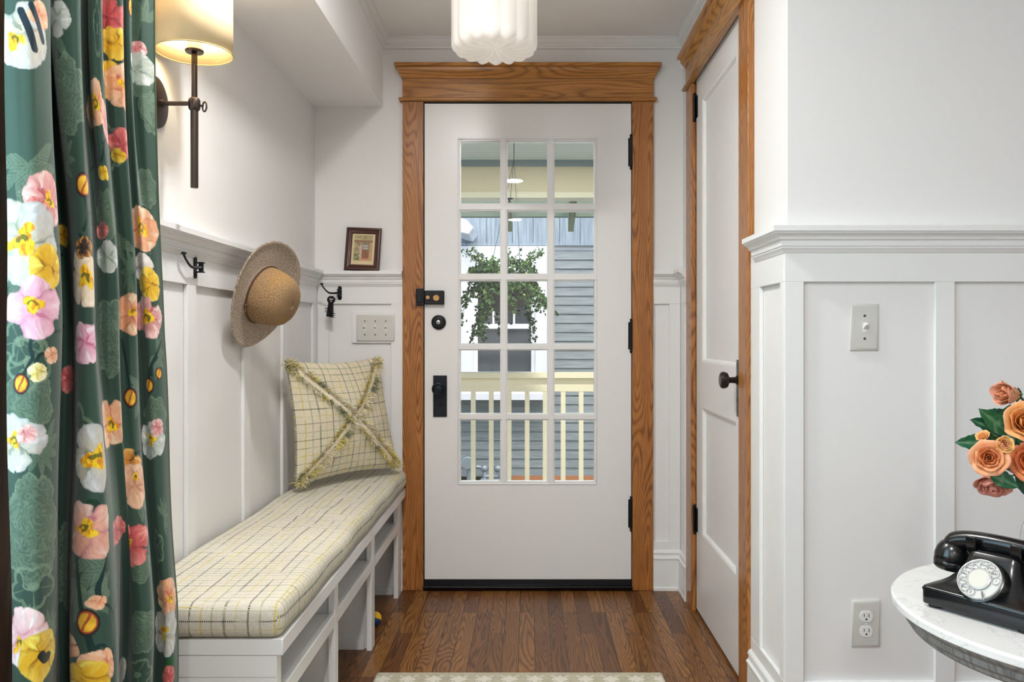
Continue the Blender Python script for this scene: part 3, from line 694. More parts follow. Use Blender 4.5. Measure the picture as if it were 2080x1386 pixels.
# ------------------------------------------------------------------ small picture on the rail
pz = RAILZ+.0005
pf = thing('framed_picture', (X(736, 3.54), 3.54, pz), 'small brown framed print of a cottage doorway standing on the rail', 'picture')
PW, PH = .153, .192
lean = Matrix.Translation((X(736, 3.545), DY-.040, pz)) @ Matrix.Rotation(math.radians(2.2), 4, 'Y') @ Matrix.Rotation(math.radians(-8.5), 4, 'X')
def fr_profile():   # (inset from outer edge, forward)
    return [(0, 0), (0, .012), (.003, .016), (.009, .017), (.012, .012), (.016, .011), (.019, .013), (.023, .012), (.026, .006), (.026, 0)]
m = MB(); rings = []
for cx_, cz_ in ((0, 0), (1, 0), (1, 1), (0, 1)):
    sx, sz = (1 if cx_ == 0 else -1), (1 if cz_ == 0 else -1)
    rings.append([lean @ Vector(((cx_-.5)*PW+sx*i, -f_, cz_*PH+sz*i)) for i, f_ in fr_profile()])
rings.append(rings[0]); m.loft(rings, True, False)
m.build('frame', mat('mahogany_frame', srgb(72, 36, 28), .35), pf, angle=25)
def grid_print(name, w_, h_, nu, nv, M, fn, mt, parent):
    m = MB(); m.grid(lambda u, v: M @ Vector(((u-.5)*w_, 0, v*h_)), nu, nv)
    us = np.tile(np.linspace(0, 1, nu), nv); vs = np.repeat(np.linspace(0, 1, nv), nu)
    m.c = [tuple(c)+(1,) for c in fn(us, vs)]
    return m.build(name, mt, parent, smooth=False, recalc=False)
def cottage(u, v):
    c = np.zeros((len(u), 3))+lin((214, 196, 158))
    mt_ = (u < .04) | (u > .96) | (v < .03) | (v > .97); c[mt_] = lin((120, 72, 60))
    pic = (u > .13) & (u < .87) & (v > .12) & (v < .94)
    n = fbm(u*16, v*20)[:, None]; fol = lin((92, 96, 66))*(1-n)+lin((214, 196, 150))*n
    c[pic] = fol[pic]
    st = pic & (u > .42) & (v < .80); c[st] = (lin((196, 160, 112))*(.75+.4*n))[st]
    bm_ = pic & (v > .70) & (v < .78); c[bm_] = lin((146, 116, 90))
    pk = pic & (v > .20) & (v < .62) & (u > .36) & (u < .45) & (vn(u*30, v*30) > .3); c[pk] = lin((206, 168, 160))
    d_ = pic & (u > .46) & (u < .74) & (v > .22) & (v < .70); c[d_] = (lin((142, 98, 72))*(.85+.3*n))[d_]
    d_ = pic & (u > .46) & (u < .76) & (v > .48) & (v < .70); c[d_] = lin((132, 128, 108))
    for zz in ((.50, .555), (.575, .63)):
        g = pic & (u > .49) & (u < .71) & (v > zz[0]) & (v < zz[1]); c[g] = lin((176, 172, 170))
    s_ = pic & (v > .15) & (v < .22) & (u > .36) & (u < .80); c[s_] = (lin((198, 140, 112))*(.8+.35*n))[s_]
    g = pic & (u < .34) & (v < .34) & (vn(u*28, v*34) > .35); c[g] = lin((96, 116, 78))
    b_ = pic & (v < .15); c[b_] = lin((206, 190, 146)); return c
grid_print('print', PW-.046, PH-.046, 70, 90, lean @ Matrix.Translation((0, -.0045, .023)), cottage, attr_mat('paper_print', .5), pf)
B().box(-PW/2+.01, PW/2-.01, -.004, -.001, .01, PH-.01, lean).build('backing', mat('card_backing', srgb(96, 72, 52), .8), pf)

# ------------------------------------------------------------------ switches and outlet
def plate(name, M, w_, h_, label, cat, n=0, outlet=False, sp_=.046, tmat=TOGGLE):
    """local frame: x right, y out of the wall, z up, origin at the centre on the wall"""
    t = thing(name, tuple(M.translation), label, cat)
    m = MB().loft([[M @ Vector((sx*(w_/2-i), y, sz*(h_/2-i))) for sx, sz in ((-1, -1), (1, -1), (1, 1), (-1, 1))] for i, y in ((0, 0), (0, .003), (.0012, .0052), (.0045, .0066), (.009, .0068))])
    m.build('cover_plate', PLATE, t, angle=50)
    for k in range(n):
        x = (k-(n-1)/2)*sp_
        g = B((x-.005, x+.005, .0066, .0076, -.012, .012)); b2 = MB()
        for b_ in ((x-.005, x+.005, .006, .0078, -.0125, .0125),): b2.box(*b_, M)
        b2.build('switch_slot', TOGGLE, t)
        T = M @ Matrix.Translation((x, .006, 0)) @ Matrix.Rotation(math.radians(32), 4, 'X')
        MB().loft([[T @ Vector((sx*a, y, sz*b_)) for sx, sz in ((-1, -1), (1, -1), (1, 1), (-1, 1))] for a, b_, y in ((.0045, .0055, 0), (.0040, .0042, .012), (.0033, .0032, .017))]).build('toggle', TOGGLE, t, bevel=.0006)
        for z in (-.030, .030):
            MB().cyl(M @ Vector((x, .0064, z)), M @ Vector((x, .0076, z)), .0032, 14).build('screw', PEWTER if not outlet else TOGGLE, t)
    if outlet:
        for z in (-.0195, .0195):
            pts = [(x_, z_) for a in [2*PI*i/36 for i in range(36)] for x_, z_ in [(.0172*math.cos(a), max(-.0142, min(.0142, .0172*math.sin(a))))]]
            r = MB().prism(pts, lambda a, b, q: M @ Vector((a, q, z+b)), .006, .0085).build('receptacle', TOGGLE, t, bevel=.0004)
            mm = MB(); mm.box(-.0075, -.0057, .0080, .0088, z-.0015, z+.0075, M); mm.box(.0050, .0066, .0080, .0088, z, z+.007, M); mm.cyl(M @ Vector((0, .008, z-.007)), M @ Vector((0, .0088, z-.007)), .0025, 12); mm.build('socket_holes', DARK, r)
        MB().cyl(M @ Vector((0, .0064, 0)), M @ Vector((0, .0076, 0)), .003, 14).build('screw', TOGGLE, t)
    return t
Mf = lambda x, y, z: Matrix.Translation((x, y, z)) @ Matrix.Rotation(PI, 4, 'Z')     # on walls that face the camera
plate('light_switch', Mf(X(762.5, DW-.006), DW-.0008, Z(666.5, DW-.006)), .167, .117, 'white three toggle switch plate under the rail, left of the front door', 'switch', 3, tmat=TOGGLE)
plate('light_switch', Mf(X(1754, WY), WY-.0005, Z(665, WY)), .074, .122, 'white single toggle switch plate on the panelled wall at right', 'switch', 1)
plate('power_outlet', Mf(X(1757, WY), WY-.0005, Z(1266, WY)), .075, .122, 'white double power outlet low on the panelled wall at right', 'outlet', 0, True)

# ------------------------------------------------------------------ wall lamp
LY, PXc = 2.04, -.846
sc = thing('wall_lamp', (LX, LY, 1.49), 'lit bronze wall sconce with cream drum shade beside the curtain', 'lamp')
MB().lathe([(0, 0), (.064, 0), (.066, .003), (.064, .007), (.058, .010), (.03, .013), (.014, .016), (0, .016)], (LX+.0005, LY, 1.712), frame((1, 0, 0)), 40).build('back_plate', BRONZE, sc)
MB().cyl((LX+.01, LY, 1.708), (PXc, LY, 1.708), .0058, 16).cyl((LX+.014, LY, 1.708), (LX+.026, LY, 1.708), .0095, 16).build('arm', BRONZE, sc, bevel=.001)
MB().cyl((PXc, LY, 1.494), (PXc, LY, 1.700), .0095, 18).cyl((PXc, LY, 1.70), (PXc, LY, 1.836), .0072, 18).build('pole', BRONZE, sc, bevel=.002)
MB().lathe([(.0115, 0), (.013, .002), (.0145, .006), (.0145, .024), (.013, .028), (.0115, .030)], (PXc, LY, 1.691), None, 24).build('collar', BRONZE, sc)
m = MB(); rc = Vector((PXc+.028, LY-.006, 1.698)); m.tube([rc+Vector((.009*math.cos(a)*.75, .009*math.cos(a)*-.5, .012*math.sin(a))) for a in [2*PI*i/24 for i in range(25)]], .0022, 8, False); m.cyl((PXc+.012, LY, 1.704), (PXc+.023, LY-.003, 1.700), .003, 10); m.build('thumb_ring', BRONZE, sc)
MB().lathe([(0, 0), (.021, 0), (.0225, .003), (.0225, .006), (.018, .008), (0, .008)], (PXc, LY, 1.836), None, 28).build('socket_cup', BRONZE, sc)
MB().lathe([(.0175, 0), (.0185, .003), (.0175, .007), (.0185, .011), (.0175, .015), (.0185, .019), (.0175, .024), (.0175, .045), (0, .045)], (PXc, LY, 1.844), None, 28).build('socket', mat('white_socket', srgb(230, 226, 216), .4), sc)
bm_ = mat('lamp_bulb', (1, .9, .75, 1), .5); bn = NT(bm_); bn.b.inputs['Emission Color'].default_value = (1, .78, .5, 1); bn.b.inputs['Emission Strength'].default_value = 20
MB().sphere((PXc, LY, 1.925), .024, sc=(1, 1, 1.25)).build('bulb', bm_, sc)
sm = D.materials.new('linen_shade'); sm.use_nodes = True; nt = sm.node_tree; pb = nt.nodes['Principled BSDF']; pb.inputs['Base Color'].default_value = srgb(234, 218, 178); pb.inputs['Roughness'].default_value = .9
tl = nt.nodes.new('ShaderNodeBsdfTranslucent'); tl.inputs[0].default_value = srgb(244, 220, 170); mx = nt.nodes.new('ShaderNodeMixShader'); mx.inputs[0].default_value = .10
out = [n for n in nt.nodes if n.type == 'OUTPUT_MATERIAL'][0]; nt.links.new(pb.outputs[0], mx.inputs[1]); nt.links.new(tl.outputs[0], mx.inputs[2]); nt.links.new(mx.outputs[0], out.inputs[0])
shd = MB().lathe([(.0925, 0), (.0915, .168)], (PXc, LY, 1.834), None, 72, False).build('lamp_shade', sm, sc, recalc=False)
s_ = shd.modifiers.new('thickness', 'SOLIDIFY'); s_.thickness = .0012
STP = mat('shade_tape', srgb(196, 176, 128), .8)
MB().tube([(PXc+.0925*math.cos(a), LY+.0925*math.sin(a), 1.835) for a in [2*PI*i/72 for i in range(73)]], .0016, 6, False).build('shade_rim', STP, sc)
MB().tube([(PXc+.0915*math.cos(a), LY+.0915*math.sin(a), 2.002) for a in [2*PI*i/72 for i in range(73)]], .0016, 6, False).build('shade_rim', STP, sc)
m = MB(); 
for k in range(3): a = k*2*PI/3; m.cyl((PXc, LY, 1.99), (PXc+.09*math.cos(a), LY+.09*math.sin(a), 1.995), .0012, 6)
m.build('shade_spider', BRONZE, sc)
pl = D.lights.new('wall_lamp_light', 'POINT'); pl.energy = 4.0; pl.color = (1, .87, .68); pl.shadow_soft_size = .028
plo = D.objects.new('wall_lamp_light', pl); COL.objects.link(plo); plo.location = (PXc, LY, 1.958)

# ------------------------------------------------------------------ ceiling light
fx, fy, fr_ = X(1004, 2.73), 2.73, .148
cl = thing('ceiling_light', (fx, fy, CH), 'fluted white milk glass ceiling light hanging above the entry', 'ceiling light')
def flut(a, r, z): return 1+.022*abs(math.cos(a*8))
gm = mat('milk_glass', (.86, .85, .83, 1), .16, spec=.6); g = NT(gm); g.b.inputs['Emission Color'].default_value = (1, .96, .90, 1); g.b.inputs['Emission Strength'].default_value = .0
tl = g.n('ShaderNodeBsdfTranslucent'); tl.inputs[0].default_value = (.95, .93, .9, 1); mx = g.n('ShaderNodeMixShader'); mx.inputs[0].default_value = .45
out = [n for n in g.t.nodes if n.type == 'OUTPUT_MATERIAL'][0]; g.l(g.b.outputs[0], mx.inputs[1]); g.l(tl.outputs[0], mx.inputs[2]); g.l(mx.outputs[0], out.inputs[0])
prof = [(.060, .318), (.075, .31), (.10, .30), (.128, .285), (.140, .268), (.143, .25), (.143, .05), (.143, .035), (.139, .020), (.128, .010), (.108, .004), (.085, .001), (.06, .000), (.035, .0005), (.012, .001), (.001, .001)]
m = MB(); n = 256; rings = []
for k, (r, z) in enumerate(prof):
    ring = []
    for j in range(n):
        a = 2*PI*j/n; lobe = abs(math.cos(a*8)); ww = r*(1+.030*(lobe-.5)*(1 if z < .29 else .3))
        zz = z
        if z < .036: zz = z-.010*(lobe**1.3)*min(1, r/.10)*(.6 if r < .05 else 1)+.006*(1-min(1, r/.143))*0+.012*(1-r/.143)
        ring.append(Vector((fx+ww*math.cos(a), fy+ww*math.sin(a), 2.078+zz)))
    rings.append(ring)
m.loft(rings, True, False); gl_ = m.build('glass_shade', gm, cl, angle=60, recalc=False)
MB().lathe([(0, .359), (.075, .359), (.078, .352), (.074, .345), (.06, .340), (.058, .318), (.064, .312), (.062, .305), (0, .305)], (fx, fy, 2.078), None, 40).build('canopy', BRONZE, cl)
cpl = D.lights.new('ceiling_lamp_light', 'POINT'); cpl.energy = .35; cpl.color = (1, .93, .84); cpl.shadow_soft_size = .04
cpo = D.objects.new('ceiling_lamp_light', cpl); COL.objects.link(cpo); cpo.location = (fx, fy, 2.345)

# ------------------------------------------------------------------ rug, toy ball
rz = 0.012
RUGM = attr_mat('rug_wool', .95, .35, .1, 500)
rx0, rx1, ry0, ry1 = X(765, 2.666), X(1345, 2.666), 1.15, 2.668
m = MB(); nx_, ny_ = 260, 300
def rugp(u, v):
    x, y = rx0+(rx1-rx0)*u, ry0+(ry1-ry0)*v
    e = min(u*(rx1-rx0), (1-u)*(rx1-rx0), (1-v)*(ry1-ry0), v*(ry1-ry0)); c = .02
    return Vector((x, y, rz*min(1, (e+.002)/.012)**.5+.0006*math.sin(x*900)*math.sin(y*700)))
m.grid(rugp, nx_, ny_)
us = np.tile(np.linspace(0, 1, nx_), ny_)*(rx1-rx0); vs = np.repeat(np.linspace(1, 0, ny_), nx_)*(ry1-ry0)
cc = np.zeros((len(us), 3))+lin((196, 190, 168)); nn = fbm(us*60, vs*60)[:, None]; cc *= (.85+.3*nn)
dia = lambda cx, cy, r: (np.abs(us-cx)+np.abs(vs-cy)*1.0 < r)
msk = np.zeros(len(us), bool)
for i in range(12):
    for j in range(18):
        cx_ = .03+i*.082+(.041 if j % 2 else 0); cy_ = .062+j*.082
        d_ = np.hypot(us-cx_, vs-cy_); a_ = np.arctan2(vs-cy_, us-cx_); msk |= d_ < .020*(1+.35*np.cos(4*a_)); msk |= (np.abs(np.abs(us-cx_)-np.abs(vs-cy_)) < .004) & (d_ < .040)
cc[msk] = lin((232, 228, 214)); m.c = [tuple(c)+(1,) for c in cc]
o = m.build('rug', RUGM, recalc=False); tag(o, 'cream and beige patterned wool rug on the oak floor, its far edge in view', 'rug')
sk = MB().box(rx0+.003, rx1-.003, ry0+.003, ry1-.003, .0005, .003)
sk.build('rug_backing', mat('jute_backing', srgb(150, 140, 118), .9), o).location = (0, 0, 0)

bx_, by_, br_ = -.598, 3.12, .0275
tb = thing('toy_ball', (bx_, by_, 0), 'small toy ball, yellow above and blue below, on the floor behind the bench', 'toy')
YEL = mat('yellow_rubber', srgb(232, 184, 20), .35); BLU = mat('blue_rubber', srgb(16, 66, 112), .35)
Rb = Matrix.Rotation(math.radians(14), 3, 'Y') @ Matrix.Rotation(math.radians(-30), 3, 'X')
pf_ = [(br_*math.cos(a), br_*math.sin(a)) for a in [PI/2*i/14 for i in range(15)]]
MB().lathe([(max(r, .0001), z) for r, z in pf_]+[(0, br_)], (bx_, by_, br_), Rb, 36).build('upper_half', YEL, tb)
MB().lathe([(max(r, .0001), -z) for r, z in pf_]+[(0, -br_)], (bx_, by_, br_), Rb, 36).build('lower_half', BLU, tb)

# ------------------------------------------------------------------ curtain
# folds in plan: (pixel column, distance) at three heights, turned into real positions once
FT = [(12, 1.262), (40, 1.262), (74, 1.275), (100, 1.33), (92, 1.42), (96, 1.46), (104, 1.44), (102, 1.385), (130, 1.37), (164, 1.385), (160, 1.46), (168, 1.52), (178, 1.50), (178, 1.435), (190, 1.425), (206, 1.435), (208, 1.50), (226, 1.50), (249, 1.515), (248, 1.58), (257, 1.575), (267, 1.59), (265, 1.66), (288, 1.665), (314, 1.69)]
FM = [(12, 1.262), (44, 1.258), (86, 1.27), (124, 1.32), (116, 1.42), (124, 1.50), (146, 1.50), (150, 1.42), (158, 1.385), (176, 1.375), (193, 1.39), (194, 1.45), (204, 1.49), (222, 1.485), (243, 1.50), (241, 1.56), (248, 1.58), (262, 1.575), (277, 1.59), (273, 1.65), (280, 1.68), (294, 1.665), (308, 1.67), (320, 1.685), (331, 1.71)]
FB = [(26, 1.262), (50, 1.258), (86, 1.27), (112, 1.33), (108, 1.42), (116, 1.51), (138, 1.51), (143, 1.43), (148, 1.37), (182, 1.35), (224, 1.36), (244, 1.39), (242, 1.48), (250, 1.56), (262, 1.57), (268, 1.54), (288, 1.535), (308, 1.56), (310, 1.61), (312, 1.66), (322, 1.66), (334, 1.65), (344, 1.655), (352, 1.67), (359, 1.70)]
def plan(tab):
    a = np.array([(X(p, d), d) for p, d in tab]); return a
PTS = [plan(FT), plan(FM), plan(FB)]; ZK = [1.72, 1.13, 0.56]
def catmull(P, n):
    P = np.vstack([2*P[0]-P[1], P, 2*P[-1]-P[-2]]); k = len(P)-3; t = np.linspace(0, k-1e-6, n); i = t.astype(int); f = (t-i)[:, None]
    a, b, c, d = P[i], P[i+1], P[i+2], P[i+3]
    return .5*((2*b)+(-a+c)*f+(2*a-5*b+4*c-d)*f*f+(-a+3*b-3*c+d)*f**3)
NU = 620; zt, zb = 2.055, 0.03
zrow = np.concatenate([np.linspace(zt, 1.80, 60), np.linspace(1.80, .38, 880)[1:], np.linspace(.38, zb, 40)[1:]]); NV = len(zrow)
CR = [catmull(p, NU) for p in PTS]
# common cloth coordinate from the middle row's arc length
arc = np.concatenate([[0], np.cumsum(np.hypot(*np.diff(CR[1], axis=0).T))])
def bl(z):
    if z > ZK[1]: w_ = min(1.25, (z-ZK[1])/(ZK[0]-ZK[1])); w_ = w_*w_*(3-2*w_) if w_ < 1 else 1; return CR[1]*(1-w_)+CR[0]*w_
    w_ = min(1.0, (ZK[1]-z)/(ZK[1]-ZK[2])); return CR[1]*(1-w_)+CR[2]*w_
G3 = np.zeros((NV, NU, 3))
for j, z in enumerate(zrow):
    P = bl(z); G3[j, :, 0] = P[:, 0]+.0022*np.sin(z*11+arc*9)*(1.6-z/1.6); G3[j, :, 1] = P[:, 1]+.002*np.sin(z*7+arc*13); G3[j, :, 2] = z
UA = np.tile(arc, (NV, 1)); VA = np.tile(zrow[:, None], (1, NU))
PXA = CX+F*G3[..., 0]/G3[..., 1]; PYA = CY-F*(G3[..., 2]-EYE)/G3[..., 1]; DA = G3[..., 1]
def cloth_at(px, py):
    """cloth coordinates of the nearest layer of cloth seen at a pixel"""
    d = (PXA-px)**2+((PYA-py)*.7)**2; k = d < 9
    if not k.any(): q = np.unravel_index(np.argmin(d), d.shape); return UA[q], VA[q]
    dd = np.where(k, DA, 99); q = np.unravel_index(np.argmin(dd), d.shape); return UA[q], VA[q]
U = UA.ravel(); V = VA.ravel()
wv_ = fbm(U*40, V*12)[:, None]
CL = lin((52, 78, 67))*(0.93+.14*wv_)
def over(mask, col, al=1.0):
    a = (mask*al)[:, None] if not np.isscalar(al) or True else mask
    return a*col
def near(u, v, r): return np.where((np.abs(U-u) < r) & (np.abs(V-v) < r))[0]
def sage(px, py, rx, ry, kind=0, seed=0):
    u, v = cloth_at(px, py); rx, ry = rx/1110., ry/1110.; I = near(u, v, max(rx, ry)*1.6)
    if not len(I): return
    du, dv = (U[I]-u)/rx, (V[I]-v)/ry; a = np.arctan2(dv, du); r = np.hypot(du, dv); n = fbm(U[I]*70+seed*3, V[I]*70)
    if kind == 0:
        R = .82+.16*np.abs(np.sin(a*3.5+seed)); ins = r < R
        R = R*(.9+.25*n); ins = r < R; ln = np.sin((r+.6*n)*40+3.0*np.sin(a*3+seed+4*r)+3*vn(U[I]*110, V[I]*110)) > .2
        p = np.where(ln, .80, .38)*ins; p = np.maximum(p, (np.abs(r-R) < .03)*1.0)
    elif kind == 1:       # spray of leaves
        p = np.zeros(len(I))
        for k in range(7):
            th = PI/2+(k-3)*.62+seed; c_, s_ = math.cos(th), math.sin(th); al = du*c_+dv*s_; ac = -du*s_+dv*c_
            w_ = .16*np.sin(np.clip(al, 0, 1)*PI)**.8; q = (np.abs(ac+.06*np.sin(al*5)) < w_) & (al > 0) & (al < 1); p = np.maximum(p, q*np.where(np.sin((al*1.0-np.abs(ac)*1.6)*46) > -.2, .75, .35))
    else:                 # small outline blossoms
        R = .7+.25*np.abs(np.cos(a*2.5+seed)); p = (np.abs(r-R) < .08)*.9+((np.abs(np.sin(a*2.5+seed)) < .12) & (r < R))*.6+(r < .2)*.8
    p = np.clip(p*(.55+.6*n), 0, 1)[:, None]*.72
    CL[I] = CL[I]*(1-p)+lin((124, 148, 124))*p
def stem(pts, w_=3.2, col=(18, 48, 46)):
    q = [cloth_at(*p) for p in pts]; P = catmull(np.array(q), 50); lo, hi = P.min(0)-.02, P.max(0)+.02
    I = np.where((U > lo[0]) & (U < hi[0]) & (V > lo[1]) & (V < hi[1]))[0]
    if not len(I): return
    d = np.full(len(I), 9.)
    for a, b in zip(P[:-1], P[1:]):
        ab = b-a; L = (ab**2).sum()+1e-12; t = np.clip(((U[I]-a[0])*ab[0]+(V[I]-a[1])*ab[1])/L, 0, 1)
        d = np.minimum(d, np.hypot(U[I]-a[0]-t*ab[0], V[I]-a[1]-t*ab[1]))
    m_ = np.clip((w_/1110-d)*1800+.5, 0, 1)[:, None]; CL[I] = CL[I]*(1-m_)+lin(col)*m_
PINK, WHT, PCH, YLW, RED, MAG, GRW = [(214, 150, 148), (236, 196, 190), (176, 72, 84)], [(196, 192, 174), (190, 194, 196), (128, 138, 122)], [(226, 164, 124), (238, 196, 164), (196, 96, 78)], [(222, 176, 40), (238, 206, 84), (150, 96, 18)], [(196, 92, 92), (222, 136, 128), (150, 56, 68)], [(224, 166, 192), (240, 204, 218), (200, 96, 132)], [(176, 186, 176), (206, 210, 206), (120, 136, 122)]
def poppy(px, py, r, cols, seed, cx=0, cy=0, ctr=.30, n=4, sq=1.0, ring=True, cc=(240, 204, 40)):
    """one painted flower: overlapping petals laid down one after another, then the stamens"""
    u, v = cloth_at(px, py); r = r/985.; I = near(u, v, r*1.6)
    if not len(I): return
    rg_ = random.Random(seed*7+1); c0, c1, c2 = [lin(c) for c in cols]
    x, y = (U[I]-u)/r, (V[I]-v)/r; base = CL[I].copy()
    wx = x+.16*(fbm(U[I]*45+seed, V[I]*45)-.5); wy = y+.16*(fbm(U[I]*45+9, V[I]*45+seed)-.5)
    fine = fbm(U[I]*300+seed, V[I]*120); med = fbm(U[I]*75+seed*3, V[I]*75)
    n = 4+(seed % 2); ph0 = rg_.uniform(0, 6.28); order = list(range(n)); rg_.shuffle(order)
    for k in order:
        th = ph0+2*PI*k/n+rg_.uniform(-.25, .25); L = rg_.uniform(.84, 1.02); W = rg_.uniform(.54, .70)
        ox, oy = cx*.55, cy*.55; c_, s_ = math.cos(th), math.sin(th)
        al = (wx-ox)*c_+(wy-oy)*s_; ac = -(wx-ox)*s_+(wy-oy)*c_; t_ = np.clip(al/L, 0, 1.2)
        wd = W*np.sin(np.clip(t_*.95+.10, 0, 1)*PI)**.55*(.55+.55*t_)+.035*np.sin(t_*17+seed)+.05*(med-.5)
        edge = np.minimum((wd-np.abs(ac))*26, (1.0+.06*np.sin(ac*16+seed)+.05*np.sin(ac*31)-al/L)*26); m_ = np.clip(edge, 0, 1)*(al > -.02)
        st = vn(ac/np.maximum(wd, .05)*3.2+seed*3+k*7, t_*1.3)*.6+vn(ac/np.maximum(wd, .05)*9+seed+k*5, t_*2.2)*.4
        q = rg_.uniform(-.25, .35); t1 = np.clip((t_-.30)*1.3+(st-.5)*1.6+q, 0, 1)[:, None]; c = c0*(1-t1)+c1*t1
        t2 = np.clip((.50-t_)*1.7+(st-.52)*2.4+(np.abs(ac)/np.maximum(wd, .05)-.75)*1.1+rg_.uniform(-.2, .15), 0, .9)[:, None]; c = c*(1-t2)+c2*t2
        t3 = np.clip((st-.66)*5*(t_ > .35), 0, .9)[:, None]; c = c*(1-t3)+np.minimum(c1*1.25+.04, .86)*t3
        c = c*(.80+.28*fine+.12*med)[:, None]
        ol = (np.clip(1-edge/3.2, 0, 1)*.30*m_)[:, None]; c = c*(1-ol)+c2*.55*ol
        m_ = m_[:, None]; base = base*(1-m_)+c*m_
    if ctr > 0:
        dx, dy = wx-cx, wy-cy; rc = np.hypot(dx, dy); ac = np.arctan2(dy, dx)
        e = ctr*(.92+.22*np.sin(ac*3+seed)+.9*(med-.5)); m_ = np.clip((e-rc)*20, 0, 1)[:, None]
        y2 = np.clip((fine-.44)*6, 0, 1)[:, None]; yc = (lin(cc)*(1-y2)+lin((214, 140, 26))*y2)*(.82+.4*med[:, None]); base = base*(1-m_)+yc*m_
        if ring: m2 = ((np.abs(rc-ctr*.34-.10*(med-.5)) < ctr*.13)*(ac > -1.9+seed % 3))[:, None]*.85; base = base*(1-m2)+lin((74, 84, 34))*m2
    CL[I] = base
def bud(px, py, h, seed, c0=(226, 180, 52), c1=(168, 52, 44), sq=.62):
    u, v = cloth_at(px, py); r = h*.80/1110.; I = near(u, v, r*1.6)
    if not len(I): return
    du, dv = (U[I]-u)/(r*sq), (V[I]-v)/r; rr = np.hypot(du, dv); nz = vn(U[I]*200+seed, V[I]*90)
    o_ = np.clip((1.22-rr)*14, 0, 1)[:, None]; CL[I] = CL[I]*(1-o_)+lin((40, 34, 28))*o_
    i_ = np.clip((.98-rr)*14, 0, 1)[:, None]; t_ = (((np.abs(du-.35*np.sin(dv*2)) < .14) | (rr > .82))*.9)[:, None]
    c = (lin(c0)*(.75+.5*nz[:, None]))*(1-t_)+lin(c1)*t_; CL[I] = CL[I]*(1-i_)+c*i_
for k, q in enumerate([(130, 195, 46, 78, 0), (112, 60, 50, 70, 1), (60, 330, 70, 80, 1), (128, 320, 40, 60, 1), (216, 440, 30, 52, 0), (240, 470, 46, 80, 1), (225, 690, 48, 82, 0), (55, 820, 46, 62, 0), (60, 740, 40, 50, 2), (155, 880, 34, 60, 2), (72, 1075, 58, 100, 0), (128, 1150, 40, 90, 0), (214, 1145, 42, 90, 1), (175, 1200, 46, 70, 1), (285, 1000, 50, 66, 1), (288, 1150, 24, 34, 0), (288, 1285, 34, 46, 0), (302, 385, 26, 46, 0), (280, 200, 50, 70, 1), (290, 40, 46, 60, 1), (285, 800, 40, 60, 1), (318, 850, 40, 50, 0), (105, 1290, 30, 54, 1), (270, 560, 26, 60, 1), (45, 560, 50, 70, 1), (226, 300, 30, 50, 2), (275, 1370, 28, 34, 2), (318, 1110, 20, 40, 2), (90, 900, 40, 60, 1), (335, 1050, 20, 50, 1), (70, 1190, 50, 40, 2), (200, 60, 30, 60, 2), (320, 720, 30, 60, 1), (310, 230, 24, 50, 0), (40, 700, 40, 40, 2)]):
    sage(*q, seed=k*1.7)
for s_ in [[(130, 660), (100, 680), (66, 735), (46, 770)], [(104, 720), (84, 722), (72, 745)], [(180, 430), (196, 460), (186, 490), (160, 480)], [(250, 690), (254, 740), (262, 790)], [(330, 690), (312, 735), (298, 775)], [(322, 725), (312, 740), (310, 760)], [(226, 1045), (222, 1110), (206, 1180), (204, 1215)], [(212, 1225), (232, 1245), (236, 1290), (230, 1330)], [(152, 1120), (156, 1180), (162, 1240)], [(176, 1290), (190, 1330), (184, 1370)], [(150, 1370), (180, 1330), (210, 1308), (228, 1340)], [(240, 1190), (236, 1230), (232, 1260)], [(60, 1345), (90, 1330), (112, 1345)], [(300, 900), (270, 920), (255, 950)], [(212, 290), (230, 275), (246, 262)], [(206, 330), (216, 290), (236, 280)], [(185, 260), (190, 330), (178, 356)], [(176, 400), (180, 440), (172, 470)], [(222, 100), (236, 120), (252, 130)], [(95, 480), (118, 500), (128, 520)]]:
    stem(s_)
stem([(215, 1035), (224, 1050), (234, 1028)], 11, (24, 88, 50)); stem([(72, 585), (60, 600), (40, 612)], 9, (30, 104, 74)); stem([(330, 1370), (342, 1352), (356, 1340)], 12, (26, 84, 46)); stem([(190, 1020), (205, 1040), (212, 1060)], 7, (24, 60, 40))
